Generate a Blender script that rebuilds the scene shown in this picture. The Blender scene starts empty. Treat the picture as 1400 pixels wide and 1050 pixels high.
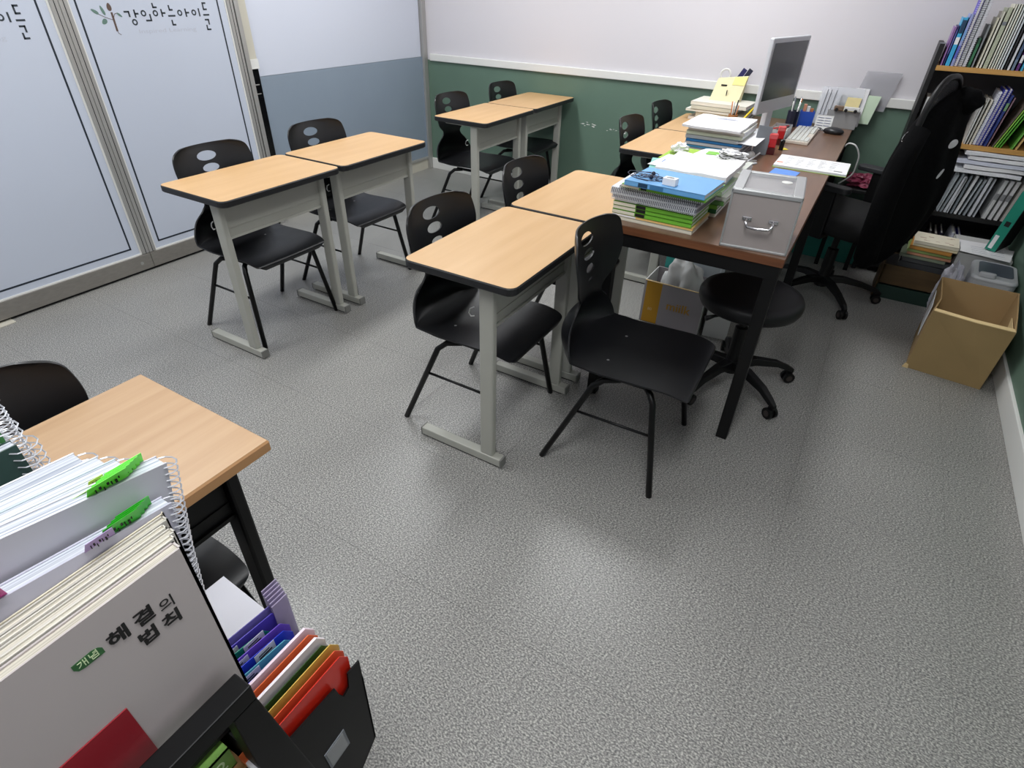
import bpy, bmesh, math, random
from mathutils import Matrix, Vector, noise
random.seed(7)
SC = bpy.context.scene
COL = SC.collection
# ------------------------------------------------------------------ camera
cam_d = bpy.data.cameras.new('camera'); cam = bpy.data.objects.new('camera', cam_d); COL.objects.link(cam)
def _cam_axes(yaw, pitch, roll):
    f = Vector((math.sin(yaw)*math.cos(pitch), math.cos(yaw)*math.cos(pitch), -math.sin(pitch)))
    r = Vector((math.cos(yaw), -math.sin(yaw), 0)); u = r.cross(f)
    return (r*math.cos(roll)+u*math.sin(roll), -r*math.sin(roll)+u*math.cos(roll), f)
_r, _u, _f = _cam_axes(-.52134, .61823, .02997)
cam.matrix_world = Matrix(((_r.x, _u.x, -_f.x, 0), (_r.y, _u.y, -_f.y, 0), (_r.z, _u.z, -_f.z, 1.40), (0, 0, 0, 1)))
cam_d.sensor_fit = 'HORIZONTAL'; cam_d.sensor_width = 36; cam_d.lens = 773.2/1400*36
cam_d.clip_start = .02
SC.camera = cam
# ------------------------------------------------------------------ world, light, exposure
w = bpy.data.worlds.new('world'); SC.world = w; w.use_nodes = True
w.node_tree.nodes['Background'].inputs[0].default_value = (.75, .82, 1, 1)
w.node_tree.nodes['Background'].inputs[1].default_value = .25
LAMPS = [(-.85, 3.10, .95), (-2.35, 2.9, .8), (-2.35, .7, 1.05), (-.20, .25, .85)]
CEIL = 2.42
for i, (x, y, p) in enumerate(LAMPS):
    ld = bpy.data.lights.new('ceiling_panel_light', 'AREA'); ld.shape = 'RECTANGLE'; ld.size = .34; ld.size_y = 1.25
    ld.energy = 17*p; ld.color = (.965, .985, 1.0)
    lo = bpy.data.objects.new('ceiling_panel_light', ld); COL.objects.link(lo); lo.location = (x, y, CEIL-.05)
SC.view_settings.view_transform = 'Standard'; SC.view_settings.look = 'None'
SC.view_settings.exposure = .38; SC.view_settings.gamma = 1; SC.view_settings.use_curve_mapping = False

# ------------------------------------------------------------------ helpers
def lin(c): return c/12.92 if c <= .04045 else ((c+.055)/1.055)**2.4
def RGB(r, g, b): return (lin(r/255), lin(g/255), lin(b/255), 1)
MATS = {}
def mat(name, rgb, rough=.5, metal=0, var=0, vscale=(8, 8, 8), bump=0, bscale=200, alpha=1, trans=0, spec=.5, sheen=0, rgb2=None, coord='Object', detail=4):
    if name in MATS: return MATS[name]
    m = bpy.data.materials.new(name); m.use_nodes = True; n = m.node_tree.nodes; l = m.node_tree.links
    b = n['Principled BSDF']; c = RGB(*rgb)
    b.inputs['Base Color'].default_value = c; b.inputs['Roughness'].default_value = rough; b.inputs['Metallic'].default_value = metal
    b.inputs['Specular IOR Level'].default_value = spec
    if alpha < 1: b.inputs['Alpha'].default_value = alpha
    if trans: b.inputs['Transmission Weight'].default_value = trans
    if sheen: b.inputs['Sheen Weight'].default_value = sheen
    if var or rgb2 or bump:
        if coord == 'Position': src = n.new('ShaderNodeNewGeometry').outputs['Position']
        else: src = n.new('ShaderNodeTexCoord').outputs[coord]
    if var or rgb2:
        mp = n.new('ShaderNodeMapping'); mp.inputs['Scale'].default_value = vscale; l.new(src, mp.inputs[0])
        t = n.new('ShaderNodeTexNoise'); t.inputs['Scale'].default_value = 1; t.inputs['Detail'].default_value = detail; l.new(mp.outputs[0], t.inputs[0])
        r = n.new('ShaderNodeValToRGB'); r.color_ramp.elements[0].position = .3; r.color_ramp.elements[1].position = .7
        k = 1-var
        r.color_ramp.elements[0].color = RGB(*rgb2) if rgb2 else (c[0]*k, c[1]*k, c[2]*k, 1)
        r.color_ramp.elements[1].color = c if rgb2 else (min(1, c[0]*(1+var)), min(1, c[1]*(1+var)), min(1, c[2]*(1+var)), 1)
        l.new(t.outputs[0], r.inputs[0]); l.new(r.outputs[0], b.inputs['Base Color'])
    if bump:
        t2 = n.new('ShaderNodeTexNoise'); t2.inputs['Scale'].default_value = bscale; t2.inputs['Detail'].default_value = 3; l.new(src, t2.inputs[0])
        bp = n.new('ShaderNodeBump'); bp.inputs['Strength'].default_value = bump; bp.inputs['Distance'].default_value = .002
        l.new(t2.outputs[0], bp.inputs['Height']); l.new(bp.outputs[0], b.inputs['Normal'])
    MATS[name] = m; return m

class MB:
    "collects faces; build() links them as one mesh object"
    def __init__(s): s.v = []; s.f = []; s.T = Matrix()
    def add(s, vs, fs):
        o = len(s.v); s.v += [tuple(s.T @ Vector(p)) for p in vs]; s.f += [tuple(i+o for i in f) for f in fs]; return s
    def box(s, x0, x1, y0, y1, z0, z1):
        return s.add([(x0, y0, z0), (x1, y0, z0), (x1, y1, z0), (x0, y1, z0), (x0, y0, z1), (x1, y0, z1), (x1, y1, z1), (x0, y1, z1)],
                     [(0, 3, 2, 1), (4, 5, 6, 7), (0, 1, 5, 4), (1, 2, 6, 5), (2, 3, 7, 6), (3, 0, 4, 7)])
    def prism(s, pts, z0, z1):
        "outline in xy (counter-clockwise) swept in z"
        n = len(pts)
        return s.add([(x, y, z0) for x, y in pts]+[(x, y, z1) for x, y in pts],
                     [tuple(range(n-1, -1, -1)), tuple(range(n, 2*n))]+[(i, (i+1) % n, n+(i+1) % n, n+i) for i in range(n)])
    def rings(s, rings, cap=True, loop=False):
        n = len(rings[0]); vs = [p for r in rings for p in r]; fs = []
        k = len(rings)
        for a in range(k if loop else k-1):
            b = (a+1) % k
            fs += [(a*n+i, a*n+(i+1) % n, b*n+(i+1) % n, b*n+i) for i in range(n)]
        if cap and not loop: fs += [tuple(range(n-1, -1, -1)), tuple(range((k-1)*n, k*n))]
        return s.add(vs, fs)
    def lathe(s, prof, n=20, c=(0, 0, 0)):
        return s.rings([[(c[0]+r*math.cos(2*math.pi*i/n), c[1]+r*math.sin(2*math.pi*i/n), c[2]+z) for i in range(n)] for r, z in prof])
    def tube(s, pts, r, n=8, loop=False):
        pts = [Vector(p) for p in pts]; k = len(pts); rs = r if isinstance(r, (list, tuple)) else [r]*k
        rings = []; up = None
        for i, p in enumerate(pts):
            if loop: d = (pts[(i+1) % k]-pts[i-1])
            else: d = pts[min(i+1, k-1)]-pts[max(i-1, 0)]
            if d.length < 1e-9: d = Vector((0, 0, 1))
            d.normalize()
            if up is None:
                up = Vector((0, 0, 1)) if abs(d.z) < .9 else Vector((1, 0, 0))
            a = (up-d*up.dot(d)); a.normalize(); b = d.cross(a); up = a
            rings.append([tuple(p+(a*math.cos(2*math.pi*j/n)+b*math.sin(2*math.pi*j/n))*rs[i]) for j in range(n)])
        return s.rings(rings, loop=loop)
    def grid(s, P, closed=False):
        "P: 2D list of points -> quads"
        a = len(P); b = len(P[0]); vs = [p for r in P for p in r]
        return s.add(vs, [(i*b+j, i*b+j+1, (i+1)*b+j+1, (i+1)*b+j) for i in range(a-1) for j in range(b-1)])
    def sheet(s, P, t):
        "grid with thickness t (offset down)"
        a = len(P); b = len(P[0]); vs = [p for r in P for p in r]+[(p[0], p[1], p[2]-t) for r in P for p in r]; N = a*b
        fs = []
        for i in range(a-1):
            for j in range(b-1):
                q = (i*b+j, i*b+j+1, (i+1)*b+j+1, (i+1)*b+j); fs.append(q); fs.append(tuple(N+k for k in reversed(q)))
        bd = [j for j in range(b)]+[i*b+b-1 for i in range(1, a)]+[(a-1)*b+j for j in range(b-2, -1, -1)]+[i*b for i in range(a-2, 0, -1)]
        for k in range(len(bd)):
            p, q = bd[k], bd[(k+1) % len(bd)]; fs.append((q, p, p+N, q+N))
        return s.add(vs, fs)
    def mesh(s, name, m=None, smooth=False):
        me = bpy.data.meshes.new(name); me.from_pydata(s.v, [], s.f); me.validate()
        bm = bmesh.new(); bm.from_mesh(me); bmesh.ops.recalc_face_normals(bm, faces=bm.faces); bm.to_mesh(me); bm.free()
        if m: me.materials.append(m)
        if smooth:
            for p in me.polygons: p.use_smooth = True
        return me
    def build(s, name, m, parent=None, smooth=False, bevel=0, seg=2, loc=None, rot=None, kind=None):
        o = bpy.data.objects.new(name, s.mesh(name, m, smooth)); COL.objects.link(o)
        if parent is not None: o.parent = parent
        if loc is not None: o.location = loc
        if rot is not None: o.rotation_euler = rot
        if bevel:
            b = o.modifiers.new('bevel', 'BEVEL'); b.width = bevel; b.segments = seg; b.limit_method = 'ANGLE'; b.angle_limit = math.radians(40)
            if smooth is False and seg > 1:
                pass
        if kind: o['kind'] = kind
        return o
def box(name, m, x0, x1, y0, y1, z0, z1, parent=None, bevel=0, seg=2, **k): return MB().box(x0, x1, y0, y1, z0, z1).build(name, m, parent, bevel=bevel, seg=seg, **k)
def empty(name, loc=(0, 0, 0), rz=0):
    o = bpy.data.objects.new(name, None); COL.objects.link(o); o.location = loc; o.rotation_euler = (0, 0, rz); o.empty_display_size = .05; return o
def tag(o, label, cat, group=None):
    o['label'] = label; o['category'] = cat
    if group: o['group'] = group
    return o
def thing(name, label, cat, loc=(0, 0, 0), rz=0, group=None): return tag(empty(name, loc, rz), label, cat, group)
def struct(o): o['kind'] = 'structure'; return o
def dup(root, loc, rz, label, group=None):
    r = root.copy(); COL.objects.link(r); r.location = loc; r.rotation_euler = (0, 0, rz); r['label'] = label
    if group: r['group'] = group
    for ch in list(root.children):
        c = ch.copy(); COL.objects.link(c); c.parent = r
        for g in list(ch.children):
            d = g.copy(); COL.objects.link(d); d.parent = c
    return r
def rrect(x0, x1, y0, y1, r, n=5):
    P = []
    for cx, cy, a0 in ((x1-r, y0+r, -90), (x1-r, y1-r, 0), (x0+r, y1-r, 90), (x0+r, y0+r, 180)):
        for i in range(n+1):
            a = math.radians(a0+90*i/n); P.append((cx+r*math.cos(a), cy+r*math.sin(a)))
    return P
def axes(o, ex, ey, ez): return Matrix(((ex[0], ey[0], ez[0], o[0]), (ex[1], ey[1], ez[1], o[1]), (ex[2], ey[2], ez[2], o[2]), (0, 0, 0, 1)))
def text(name, s, size, m, o, right, up, parent, bold=0, align='CENTER', squeeze=1, depth=.0002, label=None, weight=0):
    "flat lettering as a thin mesh, o = anchor, right/up = reading directions"
    cu = bpy.data.curves.new('t', 'FONT'); cu.body = s; cu.size = size; cu.align_x = align; cu.align_y = 'CENTER'; cu.offset = bold; cu.extrude = depth; cu.resolution_u = 3
    to = bpy.data.objects.new('t', cu); COL.objects.link(to)
    dg = bpy.context.evaluated_depsgraph_get(); me = bpy.data.meshes.new_from_object(to.evaluated_get(dg)); bpy.data.objects.remove(to); bpy.data.curves.remove(cu)
    r = Vector(right).normalized(); u = Vector(up).normalized(); nrm = r.cross(u)
    if weight:
        bm = bmesh.new()
        for iw, (dx, dy) in enumerate(((-weight, 0), (weight, 0), (0, weight*.5), (0, -weight*.5), (weight*.5, weight*.4), (-weight*.5, -weight*.4))):
            me.transform(Matrix.Translation((dx, dy, iw*.00004))); bm.from_mesh(me); me.transform(Matrix.Translation((-dx, -dy, -iw*.00004)))
        bm.to_mesh(me); bm.free()
    me.transform(axes(o, r*squeeze, u, nrm)); me.materials.clear(); me.materials.append(m); me.name = name
    ob = bpy.data.objects.new(name, me); COL.objects.link(ob); ob.parent = parent
    if label: ob['label'] = label
    return ob
# ------------------------------------------------------------------ materials of the room
M_wall = mat('off_white_wallpaper', (214, 211, 216), .85, bump=.15, bscale=120)
M_green = mat('green_wall_paint', (96, 121, 106), .55, var=.05, vscale=(3, 3, 3), bump=.1, bscale=60)
M_trim = mat('white_trim', (226, 226, 222), .45)
M_ceil = mat('white_ceiling', (228, 228, 226), .9)
M_alu = mat('brushed_aluminium', (176, 175, 172), .42, .55, var=.05, vscale=(60, 60, 2))
M_steel = mat('stainless_rail', (150, 146, 140), .38, .6, var=.06, vscale=(4, 30, 90))
M_frost = mat('frosted_film_glass', (190, 197, 211), .32, var=.015, vscale=(1.5, 1.5, 1.5))
M_part_w = mat('white_partition', (204, 209, 222), .35)
M_part_b = mat('blue_grey_partition', (136, 149, 163), .42, var=.03, vscale=(2, 2, 2))
M_navyprint = mat('navy_print', (28, 38, 50), .5)
M_black = mat('black_matt', (10, 10, 11), .6)
M_dark = mat('dark_gap', (12, 12, 13), .8)
M_cream = mat('cream_skirting', (196, 192, 178), .6)
def floor_material():
    m = bpy.data.materials.new('woven_grey_tile'); m.use_nodes = True; n = m.node_tree.nodes; l = m.node_tree.links; b = n['Principled BSDF']
    g = n.new('ShaderNodeNewGeometry').outputs['Position']
    mp = n.new('ShaderNodeMapping'); mp.inputs['Scale'].default_value = (175, 270, 200); mp.inputs['Rotation'].default_value = (0, 0, .12); l.new(g, mp.inputs[0])
    t = n.new('ShaderNodeTexNoise'); t.inputs['Scale'].default_value = 1; t.inputs['Detail'].default_value = 3; t.inputs['Roughness'].default_value = .65; l.new(mp.outputs[0], t.inputs[0])
    r = n.new('ShaderNodeValToRGB'); e = r.color_ramp.elements
    e[0].position = .335; e[0].color = RGB(72, 72, 74); e[1].position = .675; e[1].color = RGB(204, 202, 194)
    x = e.new(.5); x.color = RGB(136, 135, 132)
    l.new(t.outputs[0], r.inputs[0])
    t2 = n.new('ShaderNodeTexNoise'); t2.inputs['Scale'].default_value = 2.2; t2.inputs['Detail'].default_value = 2; l.new(g, t2.inputs[0])
    r2 = n.new('ShaderNodeValToRGB'); r2.color_ramp.elements[0].position = .3; r2.color_ramp.elements[0].color = (.9, .9, .9, 1); r2.color_ramp.elements[1].position = .7; l.new(t2.outputs[0], r2.inputs[0])
    mx = n.new('ShaderNodeMix'); mx.data_type = 'RGBA'; mx.blend_type = 'MULTIPLY'; mx.inputs[0].default_value = 1
    l.new(r.outputs[0], mx.inputs['A']); l.new(r2.outputs[0], mx.inputs['B']); l.new(mx.outputs['Result'], b.inputs['Base Color'])
    bp = n.new('ShaderNodeBump'); bp.inputs['Strength'].default_value = .08; bp.inputs['Distance'].default_value = .001; l.new(t.outputs[0], bp.inputs['Height']); l.new(bp.outputs[0], b.inputs['Normal'])
    b.inputs['Roughness'].default_value = .36; b.inputs['Specular IOR Level'].default_value = .6
    return m
M_floor = floor_material()
M_seam = mat('tile_seam', (84, 84, 83), .8)
# ------------------------------------------------------------------ the room shell
X0, X1, Y0, Y1 = -3.36, .83, -1.7, 4.25
fl = struct(box('floor', M_seam, -3.6, X1+.1, Y0-.1, Y1+.1, -.06, -.0008))
TS, GX, GY = .4575, .147, 1.181
tile_me = {}
ix0 = math.floor((X0-.15-GX)/TS); ix1 = math.ceil((X1-GX)/TS); iy0 = math.floor((Y0-GY)/TS); iy1 = math.ceil((Y1-GY)/TS)
for i in range(ix0, ix1):
    for j in range(iy0, iy1):
        a, b_ = max(GX+i*TS, X0-.15), min(GX+(i+1)*TS, X1); c, d = max(GY+j*TS, Y0), min(GY+(j+1)*TS, Y1)
        k = (round(b_-a, 3), round(d-c, 3))
        if k not in tile_me: tile_me[k] = MB().box(.0004, b_-a-.0004, .0004, d-c-.0004, -.004, 0).mesh('tile', M_floor)
        o = bpy.data.objects.new('tile', tile_me[k]); COL.objects.link(o); o.location = (a, c, 0); o.parent = fl
struct(box('ceiling', M_ceil, -3.6, X1+.1, Y0-.1, Y1+.1, CEIL, CEIL+.06))
# back wall
wb = struct(box('wall_back', M_wall, -3.6, X1+.1, Y1, Y1+.1, -.05, CEIL))
box('painted_dado', M_green, -3.36, X1, Y1-.004, Y1-.0005, .09, .86, wb)
ch = MB(); rr = random.Random(3)
for k in range(34):
    t = rr.random(); x = -1.95+t*.62; z = .545-.035*t+rr.gauss(0, .008); a = rr.uniform(0, 6); s_ = rr.uniform(.003, .011)*(1.5 if rr.random() < .2 else .8)
    P = []
    for q in range(5):
        aa = a+q*1.2566; rad = s_*rr.uniform(.4, 1); P.append((x+rad*1.9*math.cos(aa), z+rad*.55*math.sin(aa)))
    ch.add([(px, Y1-.0055, pz) for px, pz in P]+[(px, Y1-.004, pz) for px, pz in P], [tuple(range(5)), tuple(range(9, 4, -1))]+[(q, (q+1) % 5, 5+(q+1) % 5, 5+q) for q in range(5)])
o = ch.build('chipped_paint', M_trim, wb, kind='stuff'); o['label'] = 'row of white chips where the green paint has come off'
struct(box('baseboard_back', M_trim, -3.33, X1, Y1-.016, Y1, 0, .09, bevel=.003))
struct(box('trim_1', M_trim, -3.30, X1, Y1-.022, Y1, .855, .905, bevel=.004))
# right wall
wr = struct(box('wall_right', M_wall, X1, X1+.1, Y0-.1, Y1, -.05, CEIL))
box('painted_dado', M_green, X1-.004, X1-.0005, Y0, Y1-.005, .09, .86, wr)
struct(box('baseboard_right', M_trim, X1-.016, X1, Y0, Y1-.02, 0, .095, bevel=.003))
struct(box('trim_2', M_trim, X1-.022, X1, Y0, Y1-.025, .855, .905, bevel=.004))
struct(box('wall_front', M_wall, -3.6, X1+.1, Y0-.1, Y0, -.05, CEIL))
# left wall: partition beyond the glass doors
wl = struct(box('wall_left', M_part_w, -3.44, X0-.002, 2.585, 4.26, .1, CEIL))
box('upper_panel', M_part_w, X0-.002, X0+.004, 2.588, 4.19, .884, CEIL-.01, wl)
box('lower_panel', M_part_b, X0-.002, X0+.004, 2.588, 4.19, .105, .882, wl)
box('partition_post', M_alu, X0-.002, X0+.03, 4.195, 4.245, .0, CEIL-.01, wl, bevel=.003)
box('corner_strip', M_part_b, X0-.002, X0+.012, 4.188, 4.196, .105, .882, wl)
box('bottom_channel', M_alu, X0-.05, X0+.016, 2.588, 4.195, .085, .106, wl, bevel=.002)
struct(box('baseboard_left', M_cream, X0-.05, X0+.006, 2.588, 4.195, 0, .085))
# glass doors
DX = -3.31
def logo(mb_dark, mb_brown, mb_leaf, dy, x):
    "the sign printed on a door: points are (y, z) on the glass"
    def bar(m, pts, wd):
        for (a, b), (c, d) in zip(pts, pts[1:]):
            L = math.hypot(c-a, d-b); ux, uz = (c-a)/L, (d-b)/L; h = wd/2
            q = [(a-uz*h-ux*h*.9, b+ux*h-uz*h*.9), (c-uz*h+ux*h*.9, d+ux*h+uz*h*.9), (c+uz*h+ux*h*.9, d-ux*h+uz*h*.9), (a+uz*h-ux*h*.9, b-ux*h-uz*h*.9)]
            m.add([(x, y+dy, z) for y, z in q]+[(x+.0006, y+dy, z) for y, z in q], [(3, 2, 1, 0), (4, 5, 6, 7)]+[(i, (i+1) % 4, 4+(i+1) % 4, 4+i) for i in range(4)])
    def ring(m, c, r, wd):
        n = 18; R = [[(x+dx, c[0]+dy+rad*math.cos(2*math.pi*i/n), c[1]+rad*math.sin(2*math.pi*i/n)) for i in range(n)] for dx, rad in ((0, r+wd/2), (.0006, r+wd/2), (.0006, r-wd/2), (0, r-wd/2))]
        m.rings(R, loop=True)
    def leaf(m, a, b, wd):
        n = 12; ax = (b[0]-a[0], b[1]-a[1]); L = math.hypot(*ax); u = (ax[0]/L, ax[1]/L); P = []
        for i in range(n):
            t = 2*math.pi*i/n; s = .5-.5*math.cos(t); h = wd*math.sin(t)*(1-.35*s); P.append((a[0]+u[0]*L*s-u[1]*h, a[1]+u[1]*L*s+u[0]*h))
        m.add([(x, y+dy, z) for y, z in P]+[(x+.0006, y+dy, z) for y, z in P], [tuple(range(n-1, -1, -1)), tuple(range(n, 2*n))]+[(i, (i+1) % n, n+(i+1) % n, n+i) for i in range(n)])
    W = .0075
    for pts in ([(1.862, 1.234), (1.882, 1.234), (1.882, 1.215)], [(1.911, 1.239), (1.911, 1.212)], [(1.913, 1.225), (1.926, 1.225)], [(1.962, 1.195), (1.986, 1.195), (1.986, 1.219)],
                [(2.013, 1.265), (2.013, 1.250), (2.029, 1.250)], [(2.051, 1.239), (2.051, 1.212)], [(2.053, 1.225), (2.067, 1.225)], [(2.097, 1.255), (2.097, 1.238), (2.111, 1.238)],
                [(2.085, 1.212), (2.118, 1.212)], [(2.096, 1.191), (2.096, 1.173), (2.110, 1.173)], [(2.184, 1.239), (2.184, 1.209)], [(2.186, 1.224), (2.200, 1.224)], [(2.262, 1.239), (2.262, 1.209)],
                [(2.309, 1.265), (2.293, 1.265), (2.293, 1.237), (2.309, 1.237)], [(2.287, 1.212), (2.316, 1.212)], [(2.289, 1.190), (2.307, 1.190), (2.307, 1.170)], [(2.290, 1.163), (2.290, 1.145), (2.308, 1.145)]):
        bar(mb_dark, pts, W)
    for c in ((1.899, 1.190), (1.955, 1.226), (2.017, 1.225), (2.150, 1.224), (2.231, 1.224)): ring(mb_dark, c, .0105, .0065)
    leaf(mb_brown, (1.796, 1.238), (1.796, 1.271), .013)
    bar(mb_brown, [(1.800, 1.229), (1.800, 1.160)], .0095); bar(mb_brown, [(1.800, 1.158), (1.803, 1.148), (1.813, 1.141)], .0025)
    for pts in ([(1.795, 1.203), (1.766, 1.213), (1.738, 1.227)], [(1.803, 1.212), (1.812, 1.226), (1.826, 1.230)]): bar(mb_brown, pts, .0022)
    for a, b, wd in (((1.739, 1.228), (1.709, 1.247), .0085), ((1.767, 1.222), (1.755, 1.261), .008), ((1.766, 1.205), (1.742, 1.188), .012), ((1.824, 1.230), (1.845, 1.213), .006)): leaf(mb_leaf, a, b, wd)
M_brownprint = mat('brown_print', (92, 74, 66), .5); M_leafprint = mat('leaf_green_print', (94, 122, 112), .5); M_darkprint = mat('dark_print', (44, 52, 60), .5); M_paleprint = mat('pale_grey_print', (184, 188, 200), .5)
for n_, (ya, yb, dy) in enumerate(((.678, 1.5755, -.897), (1.5775, 2.475, 0)), 1):
    d = struct(box('door_%d' % n_, M_frost, DX-.012, DX, ya+.045, yb-.045, .095, 2.1)); d['label'] = 'frosted glass sliding door leaf with printed logo and navy border line'
    for s0, s1 in ((ya, ya+.037), (yb-.037, yb)):
        st = box('stile', M_alu, DX-.03, DX+.012, s0, s1, .1, 2.14, d, bevel=.003)
        box('stile_groove', M_dark, DX+.0115, DX+.0128, (s0+s1)/2-.0015, (s0+s1)/2+.0015, .1, 2.14, st)
    for s0, s1 in ((ya+.037, ya+.046), (yb-.046, yb-.037)): box('glazing_bead', M_trim, DX-.012, DX+.003, s0, s1, .1, 2.1, d)
    br = box('bottom_rail', M_steel, DX-.03, DX+.012, ya, yb, .014, .098, d, bevel=.002)
    MB().tube([(DX+.011, yb-.06, .055), (DX+.0145, yb-.06, .055)], .009, 12).build('lock_cylinder', M_alu, br)
    box('bead', M_trim, DX-.012, DX+.004, ya+.04, yb-.04, .098, .106, d)
    box('top_rail', M_steel, DX-.03, DX+.012, ya, yb, 2.1, 2.2, d)
    b = MB(); by0, by1, bz0, bz1, wd = 1.652+dy-.004, 2.386+dy+.004, .139, 1.95, .0085
    for q in ((by0, by0+wd, bz0, bz1), (by1-wd, by1, bz0, bz1), (by0, by1, bz0, bz0+wd), (by0, by1, bz1-wd, bz1)): b.box(DX-.0004, DX+.0008, *q)
    b.build('border_line', M_navyprint, d)
    a, b, c = MB(), MB(), MB(); logo(a, b, c, dy, DX+.0002)
    a.build('logo_lettering', M_darkprint, d); b.build('logo_stem', M_brownprint, d); c.build('logo_leaves', M_leafprint, d)
    text('logo_subtitle', 'Inspired Learning', .026, M_paleprint, (DX+.0004, 2.062+dy, 1.150), (0, 1, 0), (0, 0, 1), d, squeeze=1.75)
struct(box('trim_3', M_dark, DX-.035, DX-.005, -1.65, 2.49, 0, .014))
dj = struct(box('trim_4', M_alu, DX-.03, DX+.012, 2.482, 2.512, 0, 2.2, bevel=.003)); dj['label'] = 'aluminium door jamb'
struct(box('trim_5', M_dark, DX-.02, DX+.004, 2.475, 2.482, 0, 2.2))
# strip of dark glass beside the door jamb
wd_ = struct(box('window_1', mat('black_glass', (14, 15, 17), .12), DX-.045, DX-.035, 2.512, 2.59, .0, .93))
box('window_trim', M_trim, DX-.045, DX-.02, 2.512, 2.59, .93, .98, wd_); box('wall_return', M_cream, DX-.045, DX-.03, 2.512, 2.59, .98, 2.3, wd_)
box('clutter_glimpse', M_alu, DX-.035, DX-.033, 2.53, 2.575, .84, .846, wd_); box('clutter_glimpse', M_alu, DX-.035, DX-.033, 2.53, 2.575, .79, .795, wd_)
struct(box('window_2', M_frost, DX-.02, DX, -1.65, .67, .1, 2.2)); struct(box('trim_6', M_steel, DX-.03, DX+.012, -1.65, .676, .014, .1))
struct(box('trim_7', M_ceil, DX-.04, DX+.012, -1.65, 2.59, 2.2, CEIL)); struct(box('trim_8', M_cream, DX-.012, DX+.05, -1.6, .85, -.001, .003))
# ceiling lamps
M_diff = mat('lamp_diffuser', (250, 250, 250), .5); _n = M_diff.node_tree.nodes['Principled BSDF']; _n.inputs['Emission Color'].default_value = (.97, .99, 1, 1); _n.inputs['Emission Strength'].default_value = 5
lab = ['flat ceiling lamp above the teacher desk', 'flat ceiling lamp above the rear left desks', 'flat ceiling lamp above the front left desks', 'flat ceiling lamp above the open floor']
for (x, y, p), t_ in zip(LAMPS, lab):
    t = thing('ceiling_lamp', 'white '+t_, 'lamp', (x, y, CEIL))
    MB().box(-.19, .19, -.65, .65, -.02, 0).build('lamp_frame', M_trim, t); MB().box(-.17, .17, -.62, .62, -.035, -.02).build('diffuser', M_diff, t)
# ------------------------------------------------------------------ student desks
M_maple = mat('maple_laminate', (206, 168, 120), .4, rgb2=(197, 157, 108), vscale=(22, 2.2, 22), coord='Position')
M_edge = mat('black_edge_band', (26, 27, 29), .5)
M_greymetal = mat('pale_grey_metal', (172, 172, 163), .45)
M_cap = mat('grey_plastic_cap', (120, 120, 116), .5)
M_wire = mat('bright_wire', (200, 200, 198), .3, .8)
DZ = .715; DL = .602; DD = .392
def make_desk(name, label, top_m, edge_m, frame_m, foot_m, radius, pz=.535):
    t = thing(name, label, 'desk')
    hx, hy = DD/2, DL/2
    P = rrect(-hx, hx, -hy, hy, radius); Q = rrect(-hx+.003, hx-.003, -hy+.003, hy-.003, max(radius-.003, .001))
    MB().prism(Q, DZ-.004, DZ).build('tabletop', top_m, t)
    def rng(pts, z): return [(x, y, z) for x, y in pts]
    Pi = rrect(-hx+.004, hx-.004, -hy+.004, hy-.004, max(radius-.004, .001))
    MB().rings([rng(Q, DZ-.0005), rng(P, DZ-.004), rng(P, DZ-.022), rng(Pi, DZ-.026)]).build('edge_band', edge_m, t, smooth=False)
    for s in (-1, 1):
        y = s*(hy-.045)
        leg = MB().box(hx-.135, hx-.085, y-.014, y+.014, .036, DZ-.034).build('leg', frame_m, t, bevel=.006)
        MB().box(hx-.345+.03, hx-.025, y-.017, y+.017, DZ-.036, DZ-.0255).build('top_bracket', frame_m, t, bevel=.002)
        f = MB().box(-hx-.002, hx-.052, y-.017, y+.017, .006, .038).build('foot', foot_m, t, bevel=.003)
        for xa, xb in ((-hx-.005, -hx-.001), (hx-.053, hx-.047)): MB().box(xa, xb, y-.0175, y+.0175, .004, .0385).build('foot_cap', M_cap, f)
        MB().box(-hx+.01, hx-.07, y-.012, y+.012, 0, .006).build('rubber_strip', M_black, f)
        hk = [(hx-.16, y+s*.0, .60), (hx-.175, y, .59), (hx-.18, y, .575), (hx-.172, y, .565), (hx-.16, y, .57)]
        MB().tube(hk, .0022, 6).build('bag_hook', M_wire, t, smooth=True)
    pan = MB().box(hx-.112, hx-.104, -hy+.055, hy-.055, pz, DZ-.026).build('modesty_panel', frame_m, t)
    MB().box(hx-.112, hx-.098, -hy+.055, hy-.055, pz, pz+.01).box(hx-.112, hx-.101, -hy+.055, hy-.055, pz+.04, pz+.043).build('panel_lip', frame_m, pan)
    return t
G = 'maple student desks set out in pairs'
d0 = make_desk('student_desk', '', M_maple, M_edge, M_greymetal, M_greymetal, .03); d0['group'] = G
DESKS = [(-2.155, 1.540, 'maple student desk nearest the glass doors, front of the left pair'), (-2.155, 2.157, 'maple student desk second in the left pair, before the blue-grey partition'),
         (-.897, 1.513, 'maple student desk in the middle, nearest the camera, beside the pulled-out chair'), (-.897, 2.132, 'maple student desk in the middle, touching the spiral-book stack on the teacher desk'),
         (-2.155, 3.312, 'maple student desk of the rear left pair, nearer the camera'), (-2.155, 3.920, 'maple student desk of the rear left pair, against the green wall'),
         (-.905, 3.240, 'maple student desk behind the books, nearer of the pair beside the teacher desk'), (-.905, 3.850, 'maple student desk at the green wall beside the teacher desk, under paper stacks')]
for i, (x, y, lb) in enumerate(DESKS):
    if i == 0: d0.location = (x, y, 0); d0['label'] = lb
    else: dup(d0, (x, y, 0), 0, lb, G)
M_oak = mat('oak_laminate', (190, 156, 118), .4, rgb2=(176, 140, 101), vscale=(40, 2.5, 40), coord='Position')
M_oakedge = mat('oak_edge', (176, 132, 88), .45)
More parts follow.
